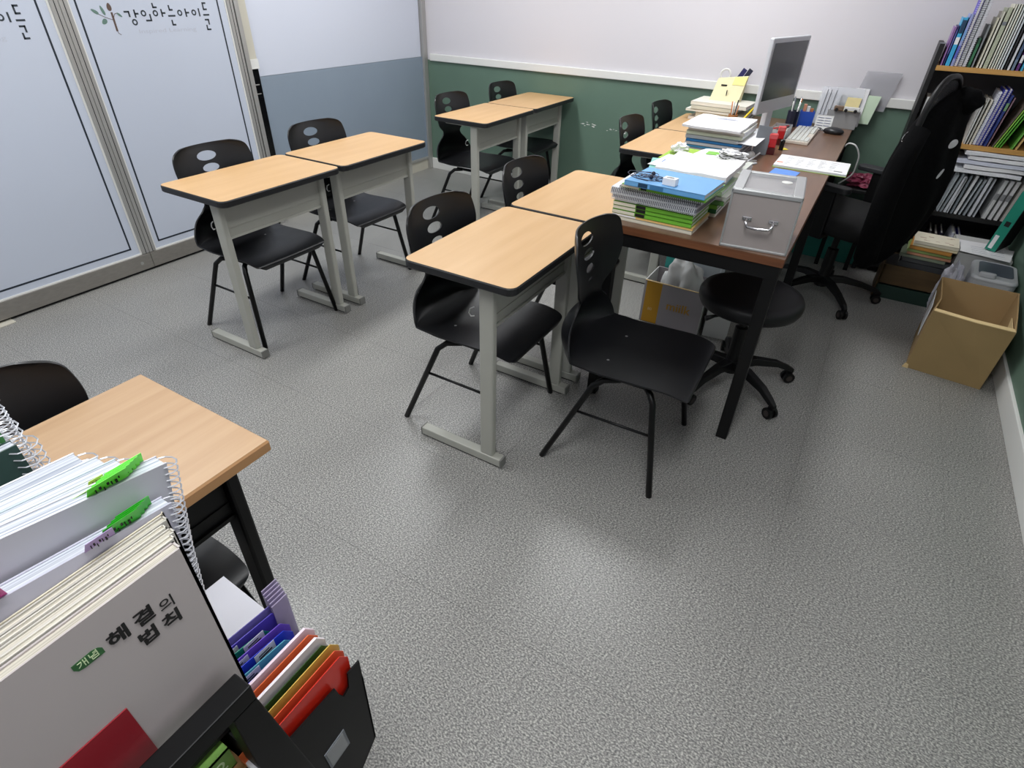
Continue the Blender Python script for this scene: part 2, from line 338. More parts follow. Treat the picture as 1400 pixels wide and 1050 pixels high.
M_blackmetal = mat('black_metal', (10, 10, 11), .5, spec=.3); M_greyfoot = mat('grey_foot', (110, 112, 110), .5)
fd = make_desk('wooden_desk', 'square-cornered oak desk with black frame beside the foreground books', M_oak, M_oakedge, M_blackmetal, M_greyfoot, .004, .505)
fd.location = (-.955, .147, 0)
# ------------------------------------------------------------------ chairs
M_plastic = mat('black_plastic_shell', (15, 16, 19), .4, bump=.12, bscale=900); M_tube = mat('black_steel_tube', (7, 7, 8), .4, spec=.3); M_screw = mat('steel_screw', (190, 190, 190), .3, .9)
def spline(K, t):
    n = len(K)-1; t = max(0, min(n-1e-6, t*n)); i = int(t); u = t-i
    p0, p1, p2, p3 = K[max(i-1, 0)], K[i], K[i+1], K[min(i+2, n)]
    return tuple(.5*((2*b)+(-a+c)*u+(2*a-5*b+4*c-d)*u*u+(-a+3*b-3*c+d)*u**3) for a, b, c, d in zip(p0, p1, p2, p3))
# profile knots: x, z, half width, side lift (seat) / forward wrap (back)
KN = [(.238, .368, .150, 0), (.236, .390, .188, .002), (.17, .402, .198, .006), (.06, .396, .200, .010), (-.06, .388, .200, .016), (-.14, .387, .198, .034), (-.205, .400, .196, .072), (-.236, .442, .190, .088),
      (-.224, .492, .158, .060), (-.190, .534, .108, .022), (-.172, .570, .096, .010), (-.174, .618, .156, .028), (-.187, .682, .185, .046), (-.203, .745, .184, .050), (-.213, .778, .166, .05), (-.217, .793, .118, .03)]
NV, NU = 150, 56; SPLIT = .56
def shell_point(u, v):
    x, z, hw, k = spline(KN, v); y = u*hw
    q = abs(u)**2.2*k
    b = min(1, max(0, (v-.29)/.12))   # 0 on the seat, 1 on the back
    return Vector((x+q*b, y, z+q*(1-b)))
HOLES = [(.745, .047, .0190), (.697, .041, .0165), (.652, .033, .0130), (.616, .022, .0060)]
def shell_mesh(v0, v1, name):
    iv0, iv1 = round(v0*NV), round(v1*NV); grid = {}
    for i in range(iv0, iv1+1):
        for j in range(NU+1): grid[i, j] = [2*j/NU-1, i/NV]
    def hole_of(p):
        for h, (hz, a, b) in enumerate(HOLES):
            if (p.y/a)**2+((p.z-hz)/b)**2 < 1: return h
        return None
    faces = []
    back = v0 > .4
    pts = {k: shell_point(*q) for k, q in grid.items()}
    for i in range(iv0, iv1):
        for j in range(NU):
            ks = [(i, j), (i, j+1), (i+1, j+1), (i+1, j)]
            if back and hole_of(sum((pts[k] for k in ks), Vector())/4) is not None: continue
            faces.append(ks)
    if back:   # pull the rim of each hole onto its ellipse
        cnt = {}
        for f in faces:
            for a, b in zip(f, f[1:]+f[:1]): e = tuple(sorted((a, b))); cnt[e] = cnt.get(e, 0)+1
        for e, n in cnt.items():
            if n == 1:
                for k in e:
                    p = pts[k]
                    if k[0] in (iv0, iv1) or k[1] in (0, NU): continue
                    hz, a, b = min(HOLES, key=lambda h: abs(math.hypot(p.y/h[1], (p.z-h[0])/h[2])-1))
                    d = math.hypot(p.y/a, (p.z-hz)/b)
                    if d < .3 or d > 2.5: continue
                    y, z = p.y/d, hz+(p.z-hz)/d
                    lo, hi = .58, .995
                    for _ in range(26):
                        mid = (lo+hi)/2
                        if spline(KN, mid)[1] < z: lo = mid
                        else: hi = mid
                    hw = spline(KN, lo)[2]; pts[k] = shell_point(y/hw, lo); grid[k] = [y/hw, lo]
    used = sorted({k for f in faces for k in f}); idx = {k: n for n, k in enumerate(used)}; N = len(used)
    nr = {}
    for k in used:
        u, v = grid[k]; e = .004
        a = shell_point(min(1, u+e), v)-shell_point(max(-1, u-e), v); b = shell_point(u, min(1, v+e))-shell_point(u, max(0, v-e)); c = a.cross(b); c.normalize(); nr[k] = c
    sgn = 1 if nr[used[N//2]].dot(Vector((1, 0, 1))) > 0 else -1
    vs = [pts[k] for k in used]+[pts[k]-nr[k]*sgn*.0055 for k in used]; fs = []; cnt = {}
    for f in faces:
        q = [idx[k] for k in f]; fs.append(tuple(q)); fs.append(tuple(N+a for a in reversed(q)))
        for a, b in zip(q, q[1:]+q[:1]): e = (min(a, b), max(a, b)); cnt.setdefault(e, []).append((a, b))
    for e, l in cnt.items():
        if len(l) == 1: a, b = l[0]; fs.append((b, a, a+N, b+N))
    m = MB(); m.v = [tuple(p) for p in vs]; m.f = fs
    me = m.mesh(name, M_plastic, True)
    return me
def make_chair():
    t = thing('school_chair', '', 'chair')
    for nm, a, b in (('seat', 0, SPLIT), ('backrest', SPLIT, 1)):
        me = shell_mesh(a, b, nm); o = bpy.data.objects.new(nm, me); COL.objects.link(o); o.parent = t
        md = o.modifiers.new('edge', 'EDGE_SPLIT'); md.split_angle = math.radians(50)
        if nm == 'seat':
            for sx, sy in ((.10, .09), (.10, -.09), (-.05, .09), (-.05, -.09)):
                MB().lathe([(.0055, 0), (.0055, .0015), (.003, .0025)], 10, (sx, sy, .3935 if sx > 0 else .3895)).build('screw', M_screw, o)
    for s in (-1, 1):
        MB().tube([(.10, s*.145, .372), (.125, s*.172, .366), (.14, s*.185, .345), (.198, s*.222, .0)], .0105, 10).build('leg', M_tube, t, smooth=True)
        MB().tube([(.02, s*.15, .372), (-.03, s*.172, .366), (-.06, s*.185, .34), (-.205, s*.222, .0)], .0105, 10).build('leg', M_tube, t, smooth=True)
        MB().tube([(-.108, s*.197, .23), (.16, s*.198, .23)], .0048, 8).build('stretcher', M_tube, t, smooth=True)
        MB().tube([(.12, s*.15, .373), (-.02, s*.15, .373)], .009, 8).build('seat_rail', M_tube, t, smooth=True)
    return t
c0 = make_chair(); c0['group'] = GC = 'black shell school chairs'
CH = [(-2.275, 1.558, 0, 'black plastic school chair nearest the glass doors, tucked under the front left desk'), (-2.285, 2.165, 0, 'black plastic school chair before the blue-grey partition, at the second left desk'),
      (-1.012, 1.520, 0, 'black plastic school chair tucked under the nearest middle desk'), (-1.03, 2.13, 0, 'black plastic school chair at the middle desk touching the teacher desk'),
      (-2.285, 3.345, 0, 'black plastic school chair in the rear left corner, at the nearer desk'), (-2.289, 3.985, 0, 'black plastic school chair in the rear left corner, against the green wall'),
      (-1.02, 3.335, 0, 'black plastic school chair behind the book stacks, nearer of the two at the green wall'), (-1.045, 3.94, 0, 'black plastic school chair farthest back, half hidden against the green wall'),
      (-.463, 1.611, .03, 'empty black plastic school chair standing out in front of the teacher desk'), (-1.055, .17, 0, 'black plastic school chair under the oak desk behind the foreground books')]
for i, (x, y, r, lb) in enumerate(CH):
    if i == 0: c0.location = (x, y, 0); c0['label'] = lb
    else: dup(c0, (x, y, 0), r, lb, GC)
# ------------------------------------------------------------------ books and paper helpers
M_page = mat('page_edges', (226, 222, 212), .8, var=.14, vscale=(700, 700, 700), coord='Position', detail=1)
M_pagew = mat('white_page_edges', (226, 228, 232), .8, var=.16, vscale=(650, 650, 650), coord='Position', detail=1)
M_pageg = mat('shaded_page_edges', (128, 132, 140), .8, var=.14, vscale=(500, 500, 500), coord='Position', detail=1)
M_paper = mat('white_paper', (236, 236, 238), .7)
M_ringw = mat('white_wire', (236, 238, 242), .35); M_ringb = mat('black_wire', (30, 30, 34), .4); M_ringc = mat('clear_wire', (206, 208, 214), .25, .4)
def col(r, g, b, rough=.45): return mat('cover_%d_%d_%d' % (r, g, b), (r, g, b), rough, var=.03, vscale=(20, 20, 20))
def book(name, label, o, ex, ey, ez, t, w, h, cover, page=None, group=None, spiral=None, bands=(), cover2=None, curl=0, ring_n=None, cat='book', ring_r=None, tilt=None):
    "ex thickness direction, ey from the spine into the pages, ez along the spine"
    r = thing(name, label, cat, o, 0, group)
    T = axes((0, 0, 0), ex, ey, ez); page = page or M_page
    def B(): m = MB(); m.T = T; return m
    c = min(.0018, t*.18); ins = .003
    def slab(m, x0, x1, y0, y1, z0, z1):
        if not curl: return m.box(x0, x1, y0, y1, z0, z1)
        n = 6; P = []
        for i in range(n+1):
            y = y0+(y1-y0)*i/n; k = curl*((y/w)**2); P.append((x0+k, y)); 
        Q = [(x1+curl*((y0+(y1-y0)*i/n)/w)**2, y0+(y1-y0)*i/n) for i in range(n, -1, -1)]
        return m.prism(P+Q, z0, z1)
    cv = B()
    if spiral:
        slab(cv, 0, c, .004, w, 0, h); cv.build('back_cover', cover2 or cover, r)
        m = B(); slab(m, t-c, t, .004, w, 0, h); m.build('front_cover', cover, r)
        m = B(); slab(m, c, t-c, .005, w-.002, .001, h-.001); m.build('pages', page, r)
        m = B(); n = ring_n or max(8, int(h/.0085)); R = ring_r or (t/2+.004)
        for i in range(n):
            z = h*(i+.7)/(n+.4)
            m.tube([(t/2+R*math.cos(a), .004+R*.85*math.sin(a)-R*.25, z+.0008*math.cos(a)) for a in [2*math.pi*q/10 for q in range(10)]], .0010 if R < .0105 else .0009, 4, loop=True)
        m.build('wire_binding', spiral, r, kind='stuff')
    else:
        slab(cv, 0, c, 0, w, 0, h); slab(cv, t-c, t, 0, w, 0, h); cv.box(0, t, 0, c, 0, h); cv.build('cover', cover, r)
        m = B(); slab(m, c, t-c, c, w-ins, ins*.6, h-ins*.6); m.build('pages', page, r)
    for z0, z1, bm in bands:
        m = B(); m.box(t*.12, t*.88, -.0006, .0002, z0*h, z1*h); m.build('spine_print', bm, r)
    return r
def rot2(a): return (math.cos(a), math.sin(a), 0), (-math.sin(a), math.cos(a), 0)
def flat_book(name, label, x, y, z, ang, L, W, t, cover, **k):
    "lying book: (x, y) = corner at the left end of the spine; spine along +x faces -y"
    ex, ey = rot2(ang); return book(name, label, (x, y, z), (0, 0, 1), ey, ex, t, W, L, cover, **k)
def paper(name, label, cat, x0, x1, y0, y1, z, t, m, ang=0, wav=.003, seed=0, nx=10, ny=8, group=None, part=None, curl=(0, 0)):
    cx, cy = (x0+x1)/2, (y0+y1)/2; P = []; ca, sa = math.cos(ang), math.sin(ang)
    for i in range(nx+1):
        row = []
        for j in range(ny+1):
            u = i/nx-.5; v = j/ny-.5; lx = u*(x1-x0); ly = v*(y1-y0)
            k = wav*(noise.noise((u*3+seed*7.1, v*3, seed))+.6)+curl[0]*max(0, u*2)**2+curl[1]*max(0, -v*2)**2
            row.append((lx*ca-ly*sa, lx*sa+ly*ca, max(0, k)+t))
        P.append(row)
    o = MB().sheet(P, t).build(name, m, smooth=False, loc=(cx, cy, z)); tag(o, label, cat, group); return o
def crumple(name, label, cat, c, r, m, seed=0, amp=.35, freq=3.0, sub=4, flat=True, group=None, parent=None, squash=None, smooth=False):
    bm = bmesh.new(); bmesh.ops.create_icosphere(bm, subdivisions=sub, radius=1)
    zmin = 1e9
    for v in bm.verts:
        d = v.co.normalized(); k = 1+amp*noise.noise(d*freq+Vector((seed*3.3, seed, 0)))+amp*.5*noise.noise(d*freq*2.7+Vector((seed, 5, 1)))
        v.co = Vector((d.x*r[0]*k, d.y*r[1]*k, d.z*r[2]*k))
        if flat and v.co.z < -r[2]*.62: v.co.z = -r[2]*.62
        zmin = min(zmin, v.co.z)
    for v in bm.verts: v.co.z -= zmin
    me = bpy.data.meshes.new(name); bm.to_mesh(me); bm.free(); me.materials.append(m)
    if smooth:
        for p in me.polygons: p.use_smooth = True
    o = bpy.data.objects.new(name, me); COL.objects.link(o); o.location = c
    if parent is not None: o.parent = parent
    else: tag(o, label, cat, group)
    return o
# ------------------------------------------------------------------ teacher desk
M_walnut = mat('walnut_laminate', (122, 92, 72), .3, rgb2=(102, 74, 56), vscale=(26, 2, 26), coord='Position'); M_walnutedge = mat('walnut_edge', (122, 76, 46), .45, rgb2=(92, 54, 32), vscale=(3, 30, 60), coord='Position')
TZ = .732; TX0, TX1, TY0, TY1 = -.700, -.104, 1.822, 4.238
td = thing('teacher_desk', 'long walnut desk with black steel legs covered in stacks of books', 'desk', (0, 0, 0))
box('desktop', M_walnut, TX0, TX1, TY0, TY1, TZ-.003, TZ, td); box('desktop_core', M_walnutedge, TX0, TX1, TY0, TY1, TZ-.028, TZ-.003, td)
for x, y in ((TX1-.025, TY0+.03), (TX0+.03, TY0+.03), (TX1-.025, TY1-.03), (TX0+.03, TY1-.03), (TX1-.025, 3.05)): box('leg', M_blackmetal, x-.02, x+.02, y-.02, y+.02, 0, TZ-.07, td, bevel=.003)
box('apron', M_blackmetal, TX0+.012, TX1-.006, TY0+.006, TY0+.03, TZ-.075, TZ-.028, td); box('apron', M_blackmetal, TX1-.03, TX1-.006, TY0+.03, TY1-.03, TZ-.075, TZ-.028, td); box('apron', M_blackmetal, TX0+.012, TX0+.035, TY0+.03, TY1-.03, TZ-.075, TZ-.028, td)
# ---- stack of workbooks at the front corner
GB = 'workbooks stacked at the front of the teacher desk'; K_blk = M_black; K_wht = M_paper
lime = col(120, 190, 60); dgreen = col(46, 112, 62); skyb = col(104, 168, 222); palec = col(222, 218, 200)
z = TZ
def add(L, W, t, x, y, ang, cover, label, **k):
    global z
    o = flat_book(k.pop('name', 'workbook'), label, x, y, z, ang, L, W, t, cover, group=GB, **k); z += t+.0004; return o
add(.285, .20, .012, -.690, 1.868, -.02, palec, 'cream workbook at the very bottom of the front desk stack')
add(.285, .20, .007, -.690, 1.872, -.02, col(232, 190, 120), 'thin white workbook with an orange spine line, second from the bottom', page=M_pagew, bands=((.0, .3, K_wht),))
for i, lb in enumerate(('lime green workbook lying lowest of the three lime spines', 'lime green workbook in the middle of the three lime spines', 'lime green workbook lying highest of the three lime spines')):
    add(.280, .20, .0135, -.692, 1.872+.003*(i % 2), -.02, lime, lb, page=M_pagew, bands=((.30, .42, K_blk), (0, .29, palec)))
add(.270, .195, .009, -.690, 1.876, -.02, dgreen, 'dark green workbook above the lime green spines', page=M_pagew, bands=((.0, .3, K_wht),))
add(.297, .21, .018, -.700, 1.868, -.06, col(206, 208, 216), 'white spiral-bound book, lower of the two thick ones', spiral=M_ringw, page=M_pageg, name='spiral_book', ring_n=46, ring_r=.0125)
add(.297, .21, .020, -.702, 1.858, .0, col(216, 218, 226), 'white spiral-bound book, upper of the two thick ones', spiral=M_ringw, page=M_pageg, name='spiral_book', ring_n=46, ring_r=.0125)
add(.285, .205, .010, -.672, 1.852, -.05, col(210, 214, 222), 'pale book with black spiral wire under the lime cover', spiral=M_ringb, page=M_pagew, name='spiral_book', ring_n=44, ring_r=.007)
add(.285, .205, .010, -.66, 1.842, -.05, lime, 'lime green book lying directly under the blue book', page=M_pagew, bands=((.24, .31, K_blk), (0, .22, palec)))
add(.270, .20, .016, -.648, 1.832, -.06, skyb, 'sky blue book on top of the front stack', page=M_page, bands=((.18, .30, col(20, 60, 90)), (.33, .50, col(60, 120, 170))))
ZA = z
eb = thing('eraser_box', 'small white carton on the blue book with a printed line', 'box', (-.505, 1.862, ZA), -.1)
MB().box(-.022, .022, -.014, .014, 0, .022).build('carton', M_paper, eb, bevel=.001)
MB().box(-.013, .013, -.006, .0, .022, .0224).box(-.008, .008, .004, .006, .022, .0224).build('printed_line', mat('grey_print', (90, 90, 95), .6), eb)
ep = thing('earphones', 'tangled dark blue earphones lying on the blue book', 'earphones', (-.60, 1.90, ZA))
rr = random.Random(5); pts = []
for i in range(70):
    a = i*.55; rad = .022+.014*math.sin(i*.37); pts.append((rad*1.5*math.cos(a)+.0006*i-.02, rad*math.sin(a)*1.2+.01*math.sin(i*.21), .002+.004*abs(math.sin(i*.9))))
pts += [(.04+.012*i, -.02-.001*i, .0015) for i in range(5)]
MB().tube(pts, .0012, 5).build('cable', mat('navy_cable', (26, 34, 66), .4), ep, smooth=True)
for px, py in ((.015, .03), (.022, -.012)):
    MB().lathe([(.001, 0), (.006, .001), (.0075, .006), (.005, .012), (.001, .014)], 12, (px, py, .001)).build('earbud', mat('navy_earbud', (20, 26, 52), .35), ep, smooth=True)
# ---- aluminium case
M_case = mat('grey_case_panel', (158, 150, 147), .5); M_casealu = mat('case_aluminium', (188, 190, 190), .35, .6); M_chrome = mat('chrome', (215, 215, 218), .15, 1)
cs = thing('aluminium_case', 'silver aluminium case with chrome handle and clear lid on the desk corner', 'case', (-.218, 1.955, TZ), .10)
HX, HY, HZ = .100, .120, .178
MB().box(-HX+.004, HX-.004, -HY+.004, HY-.004, .003, HZ-.012).build('body', M_case, cs)
fr = MB()
for sx in (-1, 1):
    for sy in (-1, 1): fr.box(sx*HX-.006*(sx > 0)-.0*(sx < 0), sx*HX+.006*(sx < 0), sy*HY-.006*(sy > 0), sy*HY+.006*(sy < 0), 0, HZ)
for zz in (0, HZ-.012):
    hh = .009 if zz == 0 else .014
    for s in (-1, 1):
        fr.box(-HX, HX, min(s*HY, s*(HY-.007)), max(s*HY, s*(HY-.007)), zz, zz+hh); fr.box(min(s*HX, s*(HX-.007)), max(s*HX, s*(HX-.007)), -HY, HY, zz, zz+hh)
fr.build('edge_frame', M_casealu, cs, bevel=.0025)
lid = MB().box(-HX+.002, -HX+.030, -HY+.002, HY-.002, HZ-.004, HZ+.004).box(HX-.030, HX-.002, -HY+.002, HY-.002, HZ-.004, HZ+.004).box(-HX+.03, HX-.03, -HY+.002, -HY+.020, HZ-.004, HZ+.003).box(-HX+.03, HX-.03, HY-.020, HY-.002, HZ-.004, HZ+.003).build('lid_frame', M_casealu, cs, bevel=.002)
MB().box(-HX+.03, HX-.03, -HY+.02, HY-.02, HZ-.02, HZ-.018).build('lid_inner', mat('case_inner_grey', (150, 150, 156), .6), lid)
box_l = MB().box(-HX+.03, HX-.03, -HY+.02, HY-.02, HZ-.001, HZ+.0005).build('lid_window', mat('clear_plastic', (220, 222, 226), .08, alpha=.25), lid)
MB().box(-.045, .05, -.085, -.08, HZ-.0178, HZ-.0174).box(-.045, .04, -.07, -.066, HZ-.0178, HZ-.0174).build('red_print', mat('red_print', (205, 90, 100), .6), lid)
MB().lathe([(.016, 0), (.016, .0015), (.012, .0025)], 16, (.045, .03, HZ+.0005)).build('lid_sticker', M_trim, lid)
hd = MB().tube([(-.038, -HY+.002, .098), (-.038, -HY-.017, .094), (-.036, -HY-.021, .085), (-.03, -HY-.022, .079), (0, -HY-.022, .077), (.03, -HY-.022, .079), (.036, -HY-.021, .085), (.038, -HY-.017, .094), (.038, -HY+.002, .098)], [.004, .004, .004, .0045, .006, .0045, .004, .004, .004], 10).build('handle', M_chrome, cs, smooth=True)
for s in (-1, 1): MB().box(s*.038-.014, s*.038+.014, -HY-.003, -HY+.004, .092, .104).build('handle_mount', M_chrome, hd, bevel=.003)
# ---- second stack with envelope and loose papers
GB = 'workbooks stacked behind the front stack'; z = TZ
for t_, c_, lb in ((.012, palec, 'cream workbook lowest of the pile under the big envelope'), (.016, dgreen, 'dark green workbook near the bottom of the pile under the envelope'), (.014, lime, 'lime workbook low in the pile under the envelope'),
                   (.016, col(96, 150, 80), 'mid green workbook in the pile under the envelope'), (.014, col(200, 205, 196), 'grey-white workbook in the pile under the envelope'), (.016, col(176, 205, 160), 'pale green workbook high in the pile under the envelope'), (.014, col(150, 180, 200), 'pale blue workbook topmost in the pile under the envelope')):
    add(.265+.01*math.sin(z*900), .22, t_, -.64+.008*math.sin(z*700), 2.085+.006*math.cos(z*500), .02*math.sin(z*1300), c_, lb, page=M_pagew)
ZB = z
paper('folder_sheet', 'turquoise plastic folder sticking out left below the envelope', 'folder', -.70, -.49, 2.16, 2.36, ZB, .003, mat('turquoise_film', (120, 190, 180), .3), .25, .002, 1)
fb = paper('flyer', 'white and blue flyer lying left of the envelope', 'flyer', -.69, -.52, 2.20, 2.40, ZB+.0055, .001, M_paper, -.1, .0015, 2)
MB().box(-.06, .0, -.03, .015, .0026, .003).build('blue_print', col(64, 116, 190), fb); MB().box(-.05, .05, .04, .06, .0026, .003).build('grey_print_bar', col(150, 160, 176), fb)
paper('envelope', 'large bulging white envelope on the second book pile', 'envelope', -.635, -.375, 2.11, 2.36, ZB+.0095, .016, M_paper, -.04, .009, 3, curl=(.004, -.006))
# ---- lime magazine and crumpled paper with black cable
GB = 'magazines behind the envelope'; z = TZ
for t_, c_, lb in ((.022, col(206, 206, 200), 'thick pale magazine pile base behind the envelope'), (.02, col(150, 160, 190), 'grey-blue magazine behind the envelope'), (.018, col(216, 220, 210), 'off-white magazine behind the envelope'), (.014, col(150, 190, 40), 'bright lime magazine with curled pages behind the envelope')):
    add(.30, .22, t_, -.745 if t_ == .014 else -.70, 2.485 if t_ == .014 else 2.50, -.03, c_, lb, page=M_pagew, curl=.006 if t_ == .014 else 0)
ZC = z
lp = paper('leaflet', 'white leaflet with lime stripes on the bright magazine', 'leaflet', -.62, -.44, 2.54, 2.71, ZC+.006, .001, M_paper, -.12, .008, 4)
MB().box(-.05, .07, -.02, .04, .0085, .009).build('lime_stripe', lime, lp)
crumple('crumpled_tissue', 'crumpled white tissue at the left end of the bright magazine', 'tissue', (-.690, 2.60, ZC+.008), (.035, .03, .022), M_paper, 2, .5, 2.2)
crumple('crumpled_paper', 'crumpled white paper under the tangled black cable', 'paper', (-.46, 2.56, ZC+.012), (.055, .045, .026), M_paper, 5, .5, 2.4)
pts = [(.045*math.cos(i*.7)*(1+.25*math.sin(i*.31)), .03*math.sin(i*.7), .026+.012*math.sin(i*.43)) for i in range(34)]
tag(MB().tube([(-.09, -.03, .004), (-.05, -.02, .01)]+pts, .0013, 5).build('black_cable', M_black, smooth=True, loc=(-.455, 2.53, ZC+.012)), 'thin tangled black cable on the crumpled paper', 'cable')
# ---- tall stack of papers
GB = 'books in the tall paper-topped stack'; z = TZ
for i, (t_, c_, lb) in enumerate(((.014, col(150, 160, 178), 'grey-blue book at the bottom of the tall paper-topped stack'), (.013, col(190, 196, 204), 'pale grey book second from the bottom of the tall stack'), (.012, col(86, 170, 220), 'sky blue book in the lower tall stack'), (.014, col(206, 210, 214), 'white book above the sky blue one in the tall stack'),
                              (.012, col(40, 120, 180), 'blue book in the middle of the tall stack'), (.016, col(176, 182, 184), 'grey book above the blue one in the tall stack'), (.018, col(206, 214, 190), 'pale olive book high in the tall stack'), (.016, col(222, 222, 214), 'off-white book right below the loose papers'))):
    add(.262+.008*math.sin(i*2.2), .30, t_, -.775+.005*math.cos(i*1.7), 2.985+.008*math.sin(i*1.3), .02*math.sin(i*2.1)-.02, c_, lb, page=M_pagew)
ZD = z
sp = paper('paper_pile', 'loose white printed sheets topping the tall stack', 'paper', -.790, -.515, 2.95, 3.285, ZD, .010, M_paper, -.03, .007, 6, curl=(.0, -.004))
m = MB()
for i in range(5): m.box(-.06+.01*i, .08-.008*i, .05+.011*i, .054+.011*i, .0175, .0178)
m.build('printed_lines', mat('pale_ink', (150, 155, 175), .7), sp)
paper('bent_sheet', 'single white sheet hanging off the right side of the tall stack', 'paper', -.53, -.44, 2.97, 3.25, ZD-.045, .001, M_paper, -.02, .004, 8, curl=(-.03, 0))
# ---- writing things to the right of the tall stack
M_greyp = mat('grey_plastic', (120, 124, 130), .45); M_whitep = mat('white_plastic', (222, 222, 220), .35); M_red = mat('red_plastic', (196, 30, 36), .3); M_dred = mat('dark_red_plastic', (110, 20, 26), .3)
tb = tag(MB().box(-.035, .035, -.004, .004, 0, .13).build('tablet_stand', M_greyp, bevel=.003, loc=(-.447, 3.155, TZ+.001), rot=(-.25, .12, .5)), 'dark grey slab leaning beside the red stamps', 'slab')
crumple('white_mouse', 'rounded white gadget between the tall stack and the grey slab', 'gadget', (-.47, 3.06, TZ), (.022, .034, .02), M_whitep, 1, .05, 1, 3, smooth=True)
tag(MB().tube([(-.02, -.05, .006), (.0, .0, .02), (.012, .06, .03)], .004, 8).build('pen', mat('white_pen', (206, 206, 208), .3), smooth=True, loc=(-.44, 2.99, TZ+.0)), 'white pen lying by the tall stack', 'pen')
for i, (dx, dy, c_, lb) in enumerate(((-.475, 2.93, M_whitep, 'white ruler in front of the grey slab'), (-.455, 2.88, mat('pale_grey_strip', (190, 194, 198), .4), 'pale grey folded ruler behind the silver case'))):
    tag(MB().box(-.008, .008, -.09, .09, 0, .006).build('ruler', c_, loc=(dx, dy, TZ+.0005), rot=(0, 0, -.5+.1*i), bevel=.001), lb, 'ruler')
tag(MB().tube([(0, -.06, .0), (0, .06, .0)], .004, 8).build('marker_pen', col(196, 160, 176), smooth=True, loc=(-.49, 2.90, TZ+.0045), rot=(0, 0, -.35)), 'pinkish marker pen by the foot of the tall stack', 'pen')
crumple('putty_cap', 'small white round cap behind the silver case', 'cap', (-.40, 2.72, TZ), (.018, .018, .014), M_whitep, 4, .08, 1, 2, smooth=True)
for (x, y, s_, lb) in ((-.405, 3.205, 1.0, 'dark red standing stamp case with clear cap, nearer the camera'), (-.405, 3.45, .95, 'bright red standing stamp case behind the dark red one')):
    st = thing('stamp_case', lb, 'stamp', (x, y, TZ), .2, 'red stamp cases')
    MB().prism(rrect(-.021*s_, .021*s_, -.018*s_, .018*s_, .005), 0, .032*s_).build('stamp_base', mat('maroon_plastic', (84, 14, 22), .3), st)
    MB().prism(rrect(-.019*s_, .019*s_, -.016*s_, .016*s_, .006), .032*s_, .085*s_).build('stamp_body', M_red, st, bevel=.004)
    MB().prism(rrect(-.0195*s_, .0195*s_, -.0165*s_, .0165*s_, .006), .070*s_, .095*s_).build('cap', mat('clear_red', (220, 90, 90), .15), st, bevel=.004)
tag(MB().lathe([(.011, 0), (.012, .045), (.009, .05)], 14).build('glue_stick', mat('black_gloss', (20, 20, 22), .2), smooth=False, loc=(-.372, 3.33, TZ)), 'short black tube beside the red stamps', 'tube')
tag(MB().box(-.019, .019, -.019, .019, 0, .0015).build('sticky_note', col(238, 220, 40), loc=(-.365, 3.362, TZ), rot=(0, 0, .6)), 'yellow sticky note flat on the walnut desktop', 'note')
# open booklet
bk = thing('open_booklet', 'white booklet with green edge hanging over the right side of the desk', 'booklet', (-.192, 3.075, TZ), .0)
MB().box(-.152, .155, -.115, .115, 0, .010).build('pages', M_pagew, bk); MB().box(-.155, .157, -.118, .118, -.0, .0015).build('back_cover', col(150, 190, 60), bk); MB().box(-.152, .155, -.115, .115, .010, .0108).build('front_page', M_paper, bk)
m = MB(); rr = random.Random(9)
for c_ in range(5):
    for r_ in range(9):
        if rr.random() < .75: L = rr.uniform(.012, .032); m.box(-.115+c_*.048, -.115+c_*.048+L, .075-r_*.018, .078-r_*.018, .0108, .0111)
m.box(.10, .135, -.085, -.07, .0108, .0111); m.build('printed_text', mat('grey_ink', (132, 134, 130), .7), bk)
MB().box(-.148, -.12, -.06, -.04, .0108, .0111).build('red_mark', col(226, 140, 110), bk)
paper('blue_leaflet', 'small blue leaflet behind the silver case', 'leaflet', -.335, -.225, 2.79, 2.925, TZ, .001, col(96, 146, 226), -.1, .003, 12)
# ---- keyboard along the desk
kb = thing('keyboard', 'white computer keyboard lying lengthwise on the walnut desk', 'keyboard', (-.327, 3.735, TZ), 0)
MB().box(-.058, .058, -.215, .215, 0, .016).build('case', mat('cream_plastic', (224, 214, 200), .4), kb, bevel=.003)
kme = MB().box(-.0085, .0085, -.0085, .0085, .016, .023).mesh('key', mat('white_key', (226, 228, 222), .4)); kk = 0
for i in range(5):
    for j in range(20):
        if i == 0 and 4 < j < 11: continue
        o = bpy.data.objects.new('key', kme); COL.objects.link(o); o.parent = kb; o.location = (.043-.0212*i, -.203+.0213*j, 0)
ms = thing('computer_mouse', 'black and grey computer mouse at the right edge of the desk', 'mouse', (-.19, 3.945, TZ), 1.45)
crumple('shell', '', '', (0, 0, 0), (.034, .055, .022), mat('mouse_black', (34, 35, 38), .35), 1, .03, 1, 3, parent=ms, smooth=True)
MB().box(-.003, .003, .012, .035, .024, .031).build('scroll_wheel', M_greyp, ms, bevel=.002)
